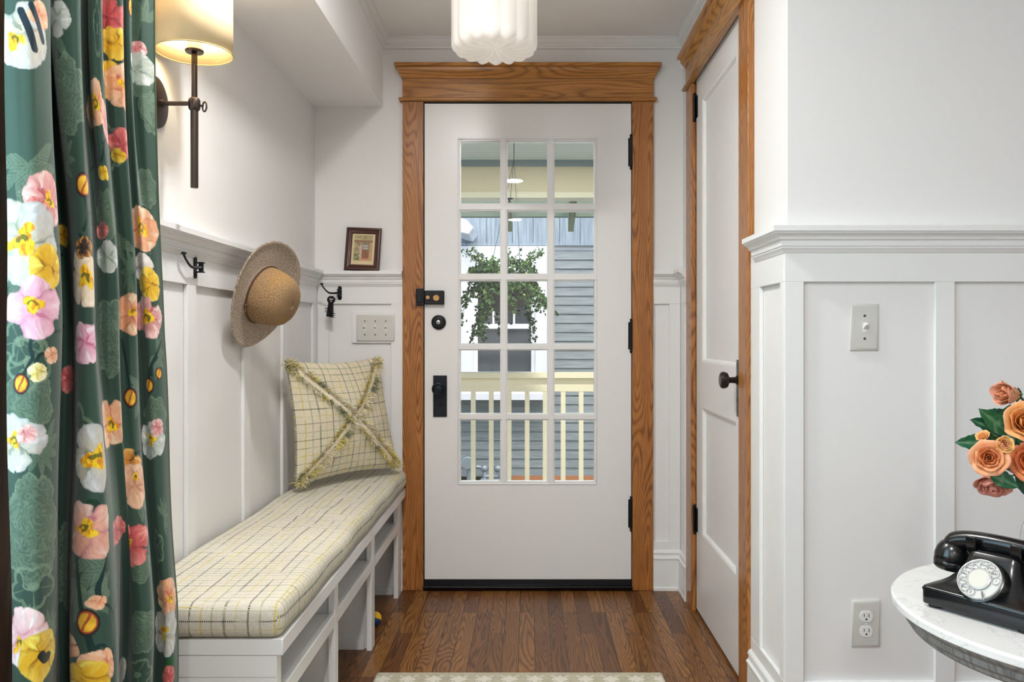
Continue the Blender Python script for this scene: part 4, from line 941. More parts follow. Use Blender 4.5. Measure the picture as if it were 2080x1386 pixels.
for q in [
    (60, 55, 62, WHT, 1, -.35, -.35, .28), (112, 38, 34, GRW, 2, 0, 0, 0), (84, 30, 26, PCH, 3, 0, 0, 0), (222, 35, 40, RED, 4, 0, 0, 0), (238, 88, 36, YLW, 5, 0, 0, 0), (218, 165, 40, YLW, 6, 0, 0, 0), (276, 98, 18, PINK, 7, 0, 0, 0), (280, 142, 38, GRW, 8, 0, 0, 0),
    (190, 205, 52, PCH, 9, 0, -.1, .36), (216, 245, 46, PINK, 10, 0, 0, 0), (256, 175, 50, PCH, 11, 0, .0, .34), (252, 292, 32, RED, 12, 0, 0, 0), (236, 318, 16, YLW, 13, 0, 0, 0), (214, 352, 17, YLW, 14, 0, 0, 0),
    (100, 398, 50, PINK, 15, .05, -.15, .26), (76, 428, 24, RED, 16, 0, 0, 0), (50, 492, 74, WHT, 17, -.05, .0, .34), (126, 478, 24, YLW, 18, 0, 0, 0), (102, 545, 38, YLW, 19, 0, 0, 0),
    (74, 636, 54, MAG, 20, -.06, .15, .27), (290, 462, 54, PCH, 21, -.05, 0, .36), (174, 566, 56, [(232, 214, 186), (240, 228, 206), (196, 140, 96)], 22, 0, 0, .34), (172, 505, 22, [(60, 46, 40), (204, 140, 60), (30, 24, 24)], 23, 0, 0, 0), (213, 522, 36, GRW, 24, 0, 0, 0), (204, 470, 19, RED, 25, 0, 0, 0),
    (286, 546, 38, [(216, 208, 200), (232, 228, 224), (140, 110, 90)], 26, 0, 0, 0), (306, 578, 38, YLW, 27, 0, 0, 0), (300, 652, 52, PINK, 28, -.05, .05, .32), (258, 640, 50, PCH, 29, .2, .1, .24), (166, 700, 44, MAG, 30, .1, .1, 0), (140, 770, 30, RED, 31, 0, 0, 0),
    (108, 725, 17, PCH, 32, 0, 0, 0), (80, 757, 17, [(230, 216, 130), (240, 232, 190), (180, 160, 60)], 33, 0, 0, 0), (226, 858, 54, PCH, 34, .05, -.1, .32), (209, 925, 60, WHT, 35, -.1, -.02, .36), (40, 912, 52, WHT, 36, -.2, .3, .26), (56, 882, 18, PINK, 37, 0, 0, 0),
    (314, 896, 48, GRW, 38, -.2, .1, .30), (322, 868, 20, PINK, 39, 0, 0, 0), (266, 938, 30, [(200, 130, 50), (226, 170, 90), (80, 50, 34)], 40, 0, 0, 0), (266, 1000, 50, [(214, 164, 132), (228, 184, 154), (190, 130, 100)], 41, .25, .55, .18),
    (182, 1078, 56, [(218, 160, 140), (232, 190, 176), (190, 110, 130)], 42, -.1, .1, .28), (240, 1078, 30, RED, 43, 0, 0, 0), (268, 1102, 48, RED, 44, -.2, .05, .24), (138, 1150, 30, PCH, 45, 0, 0, 0), (44, 1290, 54, [(232, 190, 196), (240, 214, 214), (220, 140, 150)], 46, -.15, -.2, .24),
    (84, 1338, 46, YLW, 47, .1, .1, 0), (140, 1310, 24, PCH, 48, 0, 0, 0), (334, 1208, 48, PCH, 49, .3, -.2, .26), (332, 1288, 56, WHT, 50, -.1, .0, .30), (218, 1352, 34, PCH, 51, 0, 0, .22), (166, 1384, 36, YLW, 52, 0, 0, 0), (346, 1376, 26, RED, 53, 0, 0, 0), (204, 1222, 13, PCH, 54, 0, 0, 0), (246, 1370, 30, WHT, 55, 0, 0, 0)]:
    poppy(*q)
for q in [(175, 375, 26, 1), (44, 778, 20, 2), (265, 804, 24, 3), (299, 782, 20, 4), (326, 758, 15, 5), (172, 1263, 27, 6), (268, 14, 24, 7)]: bud(*q, sq=.75 if q[1] < 1200 else .48)
stem([(88, 1330), (94, 1336), (100, 1332)], 8, (26, 34, 22)); stem([(45, 20), (62, 60), (74, 100)], 7, (16, 40, 52)); stem([(66, 8), (78, 40), (90, 84)], 6, (20, 46, 60))
CM = attr_mat('printed_curtain_cloth', .62, .0, .25, 900)
CM.node_tree.nodes['Principled BSDF'].inputs['Sheen Weight'].default_value = .15
me = D.meshes.new('curtain_panel'); NN = NU*NV; cu_loc = Vector((-.82, 1.5, zb))
me.vertices.add(NN); me.vertices.foreach_set('co', (G3.reshape(-1, 3)-np.array(cu_loc)).ravel())
ii, jj = np.meshgrid(np.arange(NU-1), np.arange(NV-1)); a = (jj*NU+ii).ravel(); quads = np.stack([a, a+NU, a+NU+1, a+1], 1).ravel()
me.loops.add(len(quads)); me.loops.foreach_set('vertex_index', quads); me.polygons.add(len(a)); me.polygons.foreach_set('loop_start', np.arange(len(a))*4)
me.update(calc_edges=True)
ca = me.color_attributes.new('print', 'FLOAT_COLOR', 'POINT'); ca.data.foreach_set('color', np.concatenate([np.clip(CL, 0, .95), np.ones((NN, 1))], 1).astype(np.float32).ravel())
me.materials.append(CM); me.shade_smooth()
ct = thing('curtain', tuple(cu_loc), 'green curtain printed with pink, white and yellow poppies hanging at the left', 'curtain')
o = D.objects.new('curtain_panel', me); COL.objects.link(o); o.parent = ct
m = MB(); hem = [tuple(G3[j, -1]) for j in range(0, NV, 12)]
m.tube(hem, .0016, 6); m.build('side_hem', mat('hem_thread', srgb(84, 98, 70), .8), ct)
for k in (0, 90, 190, 290, 380, 470, 560, 619):
    p = G3[0, k]; MB().tube([(-.83+.016*math.cos(a), p[1], 2.078+.016*math.sin(a)) for a in [2*PI*i/20 for i in range(21)]], .0015, 6, False).build('curtain_ring', BLACK, ct)
rd = thing('curtain_rod', (-.83, .75, 2.07), 'black curtain rod over the side window behind the green curtain', 'curtain rod')
MB().cyl((-.83, -.12, 2.082), (-.83, 1.9, 2.082), .009).build('rod', BLACK, rd)
for q in (1.905, -.125): MB().sphere((-.83, q, 2.082), .016).build('finial', BLACK, rd)
for q in (1.84, -.06): B((LX, -.826, q, q+.01, 2.066, 2.075)).build('bracket', BLACK, rd)

# ------------------------------------------------------------------ side table, telephone, roses
TZ = 0.65; tc = Vector((.97, 1.378, 0)); TR = .322
tbl = thing('side_table', (tc.x, tc.y, 0), 'round side table with white marble top and dark grey wood apron', 'table')
mm_ = mat('white_marble', (.8, .8, .79, 1), .16, spec=.5); t = NT(mm_); nz = t.noise(t.obj(), 5, 5, .6, 2.2)
t.base(t.ramp(nz, [(.35, srgb(224, 223, 220)), (.49, srgb(226, 225, 222)), (.5, srgb(206, 206, 206)), (.515, srgb(228, 227, 224)), (.8, srgb(228, 227, 224))]).outputs[0])
GW = oak_mat('grey_stained_wood', 2, srgb(150, 149, 147), srgb(92, 92, 94), .45, .5, 2)
MB().lathe([(0, 0), (TR-.004, 0), (TR, .003), (TR, .013), (TR-.004, .017), (0, .017)], (tc.x, tc.y, TZ-.017), None, 128).build('marble_top', mm_, tbl)
MB().lathe([(TR-.075, 0), (TR-.035, 0), (TR-.030, .004), (TR-.028, .010), (TR-.022, .016), (TR-.020, .026), (TR-.012, .034), (TR-.010, .040), (TR-.075, .040)], (tc.x, tc.y, TZ-.0575), None, 128).build('apron', GW, tbl, angle=25)
MB().lathe([(.02, 0), (.02, .10), (.034, .13), (.045, .17), (.04, .22), (.025, .26), (.022, .34), (.03, .42), (.036, .46), (.06, .50), (.18, .525), (.18, .535), (0, .535)], (tc.x, tc.y, TZ-.5755), None, 48).build('pedestal', GW, tbl)
for k in range(3):
    a = k*2*PI/3+.4; m = MB(); c_, s_ = math.cos(a), math.sin(a)
    m.tube([(tc.x+c_*.02, tc.y+s_*.02, .14), (tc.x+c_*.10, tc.y+s_*.10, .12), (tc.x+c_*.19, tc.y+s_*.19, .05), (tc.x+c_*.25, tc.y+s_*.25, .016)], [.022, .019, .016, .016], 12); m.build('leg', GW, tbl)

xh = Vector((.552, -.834, 0)).normalized(); yh = Vector((-xh.y, xh.x, 0))      # phone width axis and its back
pc = Vector((.682, 1.408, TZ))+xh*.092+yh*.076
ph = thing('rotary_telephone', tuple(pc), 'black vintage rotary telephone with white dial standing on the marble table', 'telephone')
PM = Matrix((xh, yh, Vector((0, 0, 1)))).transposed().to_4x4(); PM.translation = pc
BAK = mat('black_bakelite', srgb(14, 14, 16), .22, spec=.6)
def sect(hx, f_, b_, z, r, n=8):
    P = []
    for cx_, cy_, a0 in ((hx-r, b_-r, 0), (-hx+r, b_-r, PI/2), (-hx+r, f_+r, PI), (hx-r, f_+r, PI*1.5)):
        for k in range(n): a = a0+PI/2*k/(n-1); P.append(PM @ Vector((cx_+r*math.cos(a), cy_+r*math.sin(a), z)))
    return P
S = [(.0905, -.0745, .0745, .0065, .008), (.0915, -.0755, .0755, .008, .009), (.0915, -.0755, .0755, .033, .009), (.0905, -.0745, .0745, .0355, .009), (.0885, -.0725, .0725, .0368, .009), (.082, -.066, .068, .0400, .012), (.073, -.058, .063, .0445, .015), (.064, -.050, .058, .051, .018), (.056, -.041, .053, .060, .019), (.050, -.033, .048, .070, .018), (.046, -.026, .044, .080, .017), (.044, -.020, .041, .090, .016), (.043, -.016, .039, .098, .015), (.040, -.013, .036, .101, .013)]
m = MB().loft([sect(a, b_, c, z, r) for a, b_, c, z, r in S]); m.build('housing', BAK, ph, angle=50)
m = MB(); m.loft([sect(.0925, -.0765, .0765, z, .009) for z in (.0300, .0312, .0324)]); m.build('edge_bead', BAK, ph)
for sx in (-1, 1):
    for sy in (-1, 1):
        MB().cyl(PM @ Vector((sx*.074, sy*.058, 0.0003)), PM @ Vector((sx*.074, sy*.058, .007)), .012, 20).build('foot', mat('rubber_foot', srgb(30, 28, 28), .7) if (sx, sy) == (-1, -1) else D.materials['rubber_foot'], ph)
# dial
dn = (PM.to_3x3() @ Vector((0, -.80, .60))).normalized(); dc = PM @ Vector((0, -.047, .0575))+dn*.007; DM = frame(dn)*.88
MB().lathe([(.050, -.026), (.0465, -.006), (.043, .003), (.040, .0045), (0, .0045)], dc, DM, 48).build('dial_cup', BAK, ph)
dl = MB().lathe([(.0395, .004), (.0395, .0065), (.0385, .0075), (0, .0075)], dc, DM, 64).build('dial_plate', mat('white_enamel', srgb(190, 190, 186), .25), ph)
TXTM = mat('dial_letter_ink', srgb(40, 40, 44), .5)
# finger wheel: clear plate with ten holes -> ring of rims + inner and outer ring
m = MB(); CLR = mat('clear_finger_wheel', srgb(190, 190, 188), .2, .1)
def circ(c2, r, h, rt, n=28): return [dc+DM @ Vector((c2[0]+r*math.cos(a), c2[1]+r*math.sin(a), h)) for a in [2*PI*i/n for i in range(n+1)]]
m.tube(circ((0, 0), .0388, .0095, 0, 64), .0011, 6, False); m.tube(circ((0, 0), .0205, .0098, 0, 48), .0012, 6, False)
hole = []
for k in range(10):
    a = math.radians(8+k*27.5); c2 = (.0295*math.cos(a), .0295*math.sin(a)); hole.append((c2, a)); m.tube(circ(c2, .0072, .0098, 0, 22), .00075, 5, False)
m.build('finger_wheel', CLR, ph)
m = MB().lathe([(0, .0075), (.0195, .0075), (.0195, .0108), (.0185, .0118), (0, .0120)], dc, DM, 40); m.build('number_card', mat('cream_card', srgb(196, 193, 182), .5), ph)
MB().lathe([(.0192, .0078), (.0212, .009), (.0212, .0112), (.0192, .0118)], dc, DM, 40, False).build('card_rim', CLR, ph)
TXT = ['1', 'ABC', 'DEF', 'GHI', 'JKL', 'MNO', 'PRS', 'TUV', 'WXY', 'Z']
def text_mesh(s, size, M, mt, parent, name, depth=.0002):
    cu_ = D.curves.new(name, 'FONT'); cu_.body = s; cu_.size = size; cu_.align_x = 'CENTER'; cu_.align_y = 'CENTER'; cu_.extrude = depth
    o = D.objects.new(name, cu_); COL.objects.link(o); dg = bpy.context.evaluated_depsgraph_get(); me = D.meshes.new_from_object(o.evaluated_get(dg)); D.objects.remove(o)
    me.transform(M); me.materials.clear(); me.materials.append(mt); q = D.objects.new(name, me); COL.objects.link(q)
    me.transform(Matrix.Translation(-PLOC[parent.name])); q.parent = parent; return q
PLOC['dial_plate'] = PLOC[ph.name]
for (c2, a), s_ in zip(hole, TXT):
    M4 = DM.to_4x4(); M4.translation = dc+DM @ Vector((c2[0], c2[1], .0077))
    text_mesh(s_, .0062, M4, TXTM, ph, 'dial_lettering')
m = MB(); a = math.radians(-62)
m.tube([dc+DM @ Vector((.041*math.cos(a), .041*math.sin(a), .006)), dc+DM @ Vector((.039*math.cos(a), .039*math.sin(a), .0115)), dc+DM @ Vector((.027*math.cos(a+.03), .027*math.sin(a+.03), .0115))], .0014, 6); m.build('finger_stop', STEEL, ph)
# cradle prongs
for sx in (-1, 1):
    for fb_ in (-1, 1):
        zt_ = .124 if fb_ < 0 else .112
        y0 = .012+fb_*.026
        pts = [(y0-fb_*.016, .090), (y0-fb_*.004, .098), (y0, .108), (y0+fb_*.001, zt_)]
        m = MB(); m.loft([[PM @ Vector((sx*.037+q, y+o2, z)) for q, o2 in ((-.0085, -.003), (.0085, -.003), (.0085, .003), (-.0085, .003))] for y, z in pts])
        m.build('cradle_prong', BAK, ph, bevel=.002)
# handset
hs = thing('telephone_handset', tuple(PM @ Vector((0, .012, .05))), None, None); hs.parent = ph; hs.location = Vector(PM @ Vector((0, .012, .05)))-PLOC[ph.name]
hs.name = 'handset'; PLOC['handset'] = PM @ Vector((0, .012, .05))
def H(x, y, z): return PM @ Vector((x, .012+y, z))
path = []; rad = []
m = MB(); rings = []
for i in range(33):
    s = i/32*2-1; x = s*.098; z = .1145-.010*s*s-.012*abs(s)**5; hw = .0150+.006*abs(s)**3; hh = .0145+.004*abs(s)**2
    if abs(s) > .85: k = math.sqrt(max(0.02, 1-((abs(s)-.85)/.15)**2)); hw *= k; hh *= k
    rings.append([H(x, hw*math.cos(a), z+hh*math.sin(a)*(1.0 if math.sin(a) > 0 else 1.15)) for a in [2*PI*j/20 for j in range(20)]])
m.loft(rings); m.build('grip', BAK, hs, angle=60)
for sx, nm in ((-1, 'earpiece'), (1, 'mouthpiece')):
    cx_ = sx*.086; T = frame(PM.to_3x3() @ Vector((-sx*.10, 0, 1)), (0, 1, 0))
    MB().lathe([(0, .000), (.020, .0), (.027, .002), (.0295, .005), (.0300, .016), (.0292, .0175), (.0300, .0185), (.0295, .028), (.0265, .038), (.0215, .046), (.013, .053), (.004, .056), (0, .0565)], H(cx_, 0, .052), T, 48).build(nm, BAK, hs, angle=50)
m = MB(); m.tube([PM @ Vector((.060, .050, .030)), PM @ Vector((.11, .07, .02)), PM @ Vector((.13, .03, .006)), PM @ Vector((.135, -.04, .006)), PM @ Vector((.150, -.02, .03)), PM @ Vector((.108, .010, .060))], .0028, 8); m.build('handset_cord', mat('brown_cloth_cord', srgb(52, 40, 34), .8), ph)

# roses ----------------------------------------------------------------------
vc = Vector((.985, 1.50, TZ))
vs_ = thing('flower_vase', tuple(vc), 'clear glass vase holding orange roses on the marble table', 'vase')
vg = mat('clear_glass', (.95, .97, .97, 1), .02); vg.node_tree.nodes['Principled BSDF'].inputs['Transmission Weight'].default_value = 1; vg.node_tree.nodes['Principled BSDF'].inputs['IOR'].default_value = 1.45
MB().lathe([(0, 0), (.040, 0), (.048, .004), (.060, .03), (.066, .07), (.060, .11), (.044, .15), (.040, .17), (.048, .19), (.0465, .19), (.038, .17), (.042, .15), (.057, .11), (.063, .07), (.057, .03), (.045, .008), (0, .008)], vc+Vector((0, 0, .0005)), None, 48).build('glass_body', vg, vs_)
RM = attr_mat('rose_petal', .55, 0, .3); RM.node_tree.nodes['Principled BSDF'].inputs['Subsurface Weight'].default_value = .08; RM.node_tree.nodes['Principled BSDF'].inputs['Subsurface Radius'].default_value = (.01, .005, .003)
LM = attr_mat('rose_leaf', .42, 0, .4)
def petal(m, c, Mx, r, hgt, ang, wid, open_, curl, cin, cout, rs):
    nu, nv = 13, 11; vs = []; cs = []
    for j in range(nv):
        v = j/(nv-1)
        for i in range(nu):
            u = i/(nu-1)*2-1; shape = math.sin(min(v*1.25+.12, 1.0)*PI/2)**.8*(1-.25*max(0, v-.8)/.2*abs(u))
            a = ang+u*wid*shape; rad_ = r*(.25+.75*math.sin(v*PI/2))*(1+open_*v*v)+curl*max(0, v-.62)**2*6*r
            z = hgt*(v-(.20+.10*rs)*u*u*v)-curl*max(0, v-.7)**2*9*hgt*.6+r*.05*math.sin(u*6+rs*9)*v
            rad_ += r*.06*math.sin(u*5+rs*20)*v
            vs.append(c+Mx @ Vector((rad_*math.cos(a), rad_*math.sin(a), z)))
            t_ = min(1, max(0, v*1.05+.35*(vn(i*.5+rs*30, j*.6)-.5))); k = (1-t_)*np.array(lin(cin))+t_*np.array(lin(cout)); e = max(0, v-.86)/.14; k = k*(1-.45*e)+lin((206, 120, 112))*.45*e
            k = k*(.9+.2*vn(i*1.7+rs*50, j*.3)); cs.append((*k, 1))
    o = len(m.v); m.v += [tuple(p) for p in vs]; m.c += cs
    for j in range(nv-1):
        for i in range(nu-1): a = o+j*nu+i; m.f.append((a, a+1, a+nu+1, a+nu))
def rose(c, d, R, open_=.5, seed=0, inner=(222, 112, 22), outer=(240, 182, 134), label='', foot=None, layers=5, tall=1.0, stemto=None):
    rd_ = random.Random(seed); Mx = frame(d); c = Vector(c); t = thing('rose', tuple(c), label, 'flower', 'orange silk roses in the vase')
    m = MB(); m.c = []
    for L in range(layers):
        q = L/(layers-1); r = R*(.20+.66*q); n = 3 if L < 2 else 4
        for k in range(n):
            co = [int(outer[i]*q+((outer[i]*.6+inner[i]*.4))*(1-q)) for i in range(3)]
            petal(m, c-Mx @ Vector((0, 0, R*.10*q)), Mx, r, R*tall*(1.15-.22*q*open_+.12*rd_.random()), 2*PI*k/n+L*1.1+rd_.uniform(-.2, .2), (1.05 if L < 2 else .98)+.15*rd_.random(), .05+open_*.55*q*q, open_*.50*q**2, inner, co, rd_.random())
    o = m.build('petals', RM, t, recalc=False, angle=180); sd = o.modifiers.new('thickness', 'SOLIDIFY'); sd.thickness = .0004
    if open_ > .4:
        mm = MB()
        for i in range(26):
            a = rd_.uniform(0, 6.28); rr = rd_.uniform(0, R*.14); mm.tube([c+Mx @ Vector((rr*.5*math.cos(a), rr*.5*math.sin(a), R*.2)), c+Mx @ Vector((rr*math.cos(a), rr*math.sin(a), R*(.62+.1*rd_.random())))], .0006, 4)
        mm.build('stamens', D.materials.get('stamen') or mat('stamen', srgb(170, 120, 40), .7), t)
    mm = MB(); mm.c = []
    for k in range(5): leaf(mm, c-Mx @ Vector((0, 0, R*.10)), (Mx @ Vector((math.cos(k*1.257)*.8, math.sin(k*1.257)*.8, .5))).normalized(), R*.75, R*.22, 0, k)
    if stemto is not None:
        p0 = c-Mx @ Vector((0, 0, R*.12)); s2 = Vector(stemto); mid = (p0+s2)/2-Mx @ Vector((0, 0, R*.8)); n0 = len(mm.v); mm.tube([p0, p0*.6+mid*.4-Mx @ Vector((0, 0, R*.4)), mid*.6+s2*.4, s2], .0020, 8)
        mm.c += [(*lin((52, 84, 52)), 1)]*(len(mm.v)-n0)
    mm.build('calyx_and_stem', LM, t, recalc=False, angle=180)
    return t
def leaf(m, base, d, L, w_, bend, seed, col=(30, 92, 62)):
    d = Vector(d).normalized(); up = Vector((0, 0, 1)); up = Vector((-.45, -.87, .22)); s_ = d.cross(up); s_ = s_.normalized() if s_.length > .05 else Vector((1, 0, 0)); n_ = s_.cross(d).normalized()
    r = Matrix.Rotation((seed*1.3) % .9-.45, 3, d); s_ = r @ s_; n_ = r @ n_; nu, nv = 7, 13; cs = []; o = len(m.v)
    for j in range(nv):
        v = j/(nv-1); wd = w_*(math.sin(PI*min(1, v**.8))**.75)*(1-.15*v)
        for i in range(nu):
            u = i/(nu-1)*2-1; p = base+d*L*v+s_*wd*u*(1+.06*math.sin(v*40)*(abs(u) > .9))+n_*(abs(u)*wd*.35-L*bend*v*v+.0015*math.sin(v*22+abs(u)*5))
            m.v.append(tuple(p)); k = lin(col)*(.85+.3*vn(u*3+seed*5, v*9))
            if abs(u) < .1 or abs(math.sin(v*22-abs(u)*4)) > .985: k = k*.5+lin((130, 176, 132))*.5
            cs.append((*k, 1))
    m.c += cs
    for j in range(nv-1):
        for i in range(nu-1): a = o+j*nu+i; m.f.append((a, a+1, a+nu+1, a+nu))
def at(px, py, d): return Vector((X(px, d), d, Z(py, d)))
vm = vc+Vector((0, 0, .17))
rose(at(2008, 930, 1.400), (-.42, -.85, .10), .0240, .50, 1, label='fully open orange rose at the left side of the bouquet', stemto=vm)
rose(at(2072, 862, 1.405), (-.15, -.92, .28), .0270, .50, 2, (226, 132, 26), (238, 178, 112), label='open golden orange rose at the right frame edge, above the small yellow bud', stemto=vm)
rose(at(2016, 964, 1.432), (-.30, -.50, -.78), .0255, .34, 3, (224, 140, 110), (226, 158, 140), label='pinkish rose facing down under the open left rose', stemto=vm, tall=1.15)
rose(at(2068, 803, 1.44), (-.90, -.25, .12), .0215, .12, 4, (222, 150, 80), (222, 164, 134), label='topmost rose, half closed and lying sideways to the left', stemto=vm+Vector((.01, 0, .02)), tall=1.75)
rose(at(2092, 935, 1.41), (-.40, -.85, .0), .027, .5, 5, (214, 96, 20), (236, 150, 96), label='deep orange rose at the right frame edge, lowest on that side', stemto=vm)
rose(at(2037, 903, 1.385), (-.15, -.95, .1), .0125, .35, 6, (214, 130, 110), (238, 196, 110), label='small yellow bud with pink heart between the two big open roses', stemto=vm, layers=4)
rose(at(2000, 892, 1.425), (-.55, -.3, .75), .0105, .35, 7, (226, 150, 80), (236, 180, 110), label='small orange bud above the open left rose, under the leaves', stemto=vm, layers=4)
rose(at(2078, 880, 1.45), (.2, -.9, .3), .02, .4, 8, (226, 150, 40), (240, 190, 90), label='small golden rose at the right frame edge behind the leaves', stemto=vm, layers=4)
lv = thing('rose_foliage', tuple(vm), 'dark green rose leaves spreading around the orange roses', 'leaves')
for k, (b_, tip, w_, bd) in enumerate([((2014, 900, 1.44), (1943, 899, 1.44), .0165, .10), ((2038, 880, 1.45), (1973, 852, 1.44), .0170, .05), ((2050, 880, 1.44), (1990, 832, 1.43), .017, .06), ((2055, 850, 1.47), (1998, 836, 1.47), .012, -.05), ((2046, 858, 1.46), (2053, 822, 1.46), .013, 0), ((2030, 905, 1.45), (2006, 880, 1.45), .014, 0), ((2010, 966, 1.40), (2072, 988, 1.385), .017, .12), ((2080, 950, 1.41), (2085, 1010, 1.42), .016, .05), ((2040, 925, 1.43), (2074, 952, 1.42), .016, .05), ((2056, 905, 1.43), (2090, 915, 1.42), .014, 0), ((2044, 880, 1.44), (2072, 905, 1.43), .016, 0), ((2062, 945, 1.42), (2090, 990, 1.41), .013, 0), ((2050, 900, 1.42), (2062, 930, 1.41), .009, 0)]):
    a, b2 = at(*b_), at(*tip); m = MB(); m.c = []; leaf(m, a, b2-a, (b2-a).length, w_, bd, k+.3, [(30, 92, 62), (26, 82, 58), (40, 100, 60)][k % 3])
    n0 = len(m.v); m.tube([a, (a*.5+vm*.5)+Vector((0, 0, .02)), vm], .0012, 6); m.c += [(*lin((44, 70, 46)), 1)]*(len(m.v)-n0)
    m.build('leaf', LM, lv, recalc=False, angle=180)

# ------------------------------------------------------------------ outside the front door
CRM = mat('cream_exterior_paint', srgb(222, 212, 182), .6); SID = mat('grey_lap_siding', srgb(128, 140, 142), .7); WTR = mat('white_exterior_trim', srgb(214, 217, 222), .5)
t = NT(SID); sp = t.n('ShaderNodeSeparateXYZ'); t.l(t.obj(), sp.inputs[0]); gn = t.noise(t.comb(t.math('MULTIPLY', sp.outputs[0], 3), 0, t.math('MULTIPLY', sp.outputs[2], 70)), 1, 3, .6)
t.base(t.ramp(gn, [(.3, srgb(104, 114, 118)), (.7, srgb(140, 148, 150))]).outputs[0]); t.bump(gn, .5, .006)
SHG = mat('blue_grey_shingle', srgb(136, 150, 160), .75); t = NT(SHG); sp = t.n('ShaderNodeSeparateXYZ'); t.l(t.obj(), sp.inputs[0]); gn = t.noise(t.comb(t.math('MULTIPLY', sp.outputs[0], 60), 0, t.math('MULTIPLY', sp.outputs[2], 2.5)), 1, 3, .6)
t.base(t.ramp(gn, [(.3, srgb(106, 122, 134)), (.7, srgb(156, 168, 176))]).outputs[0]); t.bump(gn, .5, .006)
BBD = mat('grey_green_beadboard', srgb(212, 222, 216), .6); t = NT(BBD); sp = t.n('ShaderNodeSeparateXYZ'); t.l(t.obj(), sp.inputs[0])
t.base(t.mix(t.math('LESS_THAN', t.math('FRACT', t.math('MULTIPLY', sp.outputs[1], 16)), .14), srgb(214, 224, 218), srgb(150, 164, 160)))
struct(B((-5, 5, DY+.12, 6.25, -.16, -.04)).build('porch_floor', mat('porch_boards', srgb(196, 192, 182), .7), smooth=False))
gm_ = mat('ground_soil', srgb(96, 92, 76), .95); t = NT(gm_); t.base(t.ramp(t.noise(t.obj(), 9, 5), [(.35, srgb(150, 148, 136)), (.65, srgb(196, 192, 180))]).outputs[0])
struct(B((-12, 12, 3.9, 30, -.75, -.65)).build('ground', gm_, smooth=False))
pr = thing('porch_roof', (0, 5, 2.2), 'covered porch roof outside with grey beadboard ceiling and cream beam', 'porch')
m = B((-5, 5, 3.7, 6.22, 2.46, 2.52))
for k in range(50): m.box(-5, 5, 3.72+k*.05, 3.72+k*.05+.006, 2.4585, 2.465) if k < 0 else None
m.build('beadboard_ceiling', BBD, pr, smooth=False)
B((-5, 5, 6.14, 6.2, Z(338, 6.15), 2.4599)).build('fascia_trim', mat('grey_paint', srgb(132, 148, 152), .6), pr)
B((-5, 5, 6.16, 6.30, Z(391, 6.18), 2.4599)).build('beam', CRM, pr)
B((-5, 5, 6.15, 6.32, Z(403, 6.18), Z(391.5, 6.18))).build('beam_trim', mat('pale_cream_paint', srgb(232, 230, 206), .6), pr)
lt = thing('porch_lantern', (X(1035, 6.0), 6.0, 2.13), 'tiny black lantern with clear globe hanging from the porch beam outside', 'lantern')
c = Vector((X(1035, 6.17), 6.12, Z(403, 6.12))); MB().cyl(c, c-Vector((0, 0, .035)), .006, 10).cyl(c-Vector((0, 0, .0)), c-Vector((0, 0, .006)), .028, 16).build('stem', BLACK, lt)
MB().sphere(c-Vector((0, 0, .065)), .035, 20, 12).build('globe', mat('frosted_globe', srgb(200, 214, 204), .15), lt)
# porch beam carries the open rafters of the roof edge
rf = thing('rafter_tails', (0, 6.9, 2.2), 'grey green eave board with rafter tails seen above the neighbour wall', 'rafters')
B((-5, 5, 7.0, 7.08, Z(440, 7.0), Z(398, 7.0))).build('eave_board', mat('sage_green_paint', srgb(112, 128, 112), .65), rf)
sgp = mat('sage_rafter_paint', srgb(150, 162, 138), .65)
for px, top in ((1035, 404), (1160, 402)):
    x = X(px, 6.9); MB().prism([(6.35, Z(405, 6.6)), (6.95, Z(402, 6.9)), (6.95, Z(468, 6.9)), (6.93, Z(470, 6.9)), (6.35, 2.30)], lambda a, b, q: Vector((q, a, b)), x-.024, x+.024).build('rafter', sgp, rf)
rl_ = thing('porch_railing', (0, 6.0, -.04), 'cream wooden porch railing with square balusters outside the door', 'railing')
yr = 5.98
B((-3, 3, yr-.04, yr+.06, Z(769, yr-.04), Z(757, yr-.04))).build('top_cap', CRM, rl_, bevel=.004)
B((-3, 3, yr, yr+.04, Z(796, yr), Z(769, yr)+.002)).build('top_rail', CRM, rl_, bevel=.003)
B((-3, 3, yr-.005, yr+.045, -.02, .04)).build('bottom_rail', CRM, rl_, bevel=.003)
for k in range(-8, 12):
    px = 961+k*36.6; x = X(px, yr)
    if k < -1 or k > 8: continue
    B((x-.017, x+.017, yr+.003, yr+.037, .03, Z(796, yr)+.004)).build('baluster', CRM, rl_)
# neighbour house
ny = 9.2; nh = thing('neighbor_house', (0, ny, -.65), 'grey clapboard neighbouring house with white framed window beyond the porch', 'house')
m = MB(); lap = .098*1.05; z = Z(968, ny)
while z < Z(531, ny)+.02:
    m.prism([(ny-.018, z), (ny-.018, z+.002), (ny, z+lap+.01), (ny+.12, z+lap+.01), (ny+.12, z)], lambda a, b, q: Vector((q, a, b)), -6, 6); z += lap
m.build('lap_siding', SID, nh, smooth=False)
B((-6, 6, ny+.01, ny+.12, Z(533, ny), Z(497, ny))).build('white_band', WTR, nh)
m = MB(); 
zz0, zz1 = Z(494, ny), Z(400, ny); x = -6
rr_ = random.Random(5)
while x < 6:
    w_ = .22+.10*rr_.random(); m.box(x+.004, x+w_-.004, ny-.012, ny+.1, zz0-.01, zz1+.3); x += w_
m.box(-6, 6, ny, ny+.1, zz0, zz1+.3)
m.build('shingle_band', SHG, nh, smooth=False)
B((-6, 6, ny-.05, ny+.1, Z(499, ny-.05), Z(494, ny-.05))).build('drip_board', SHG, nh)
yb = ny-.32       # white bay with the window
xl, xr_ = X(900, yb), X(1113, yb)
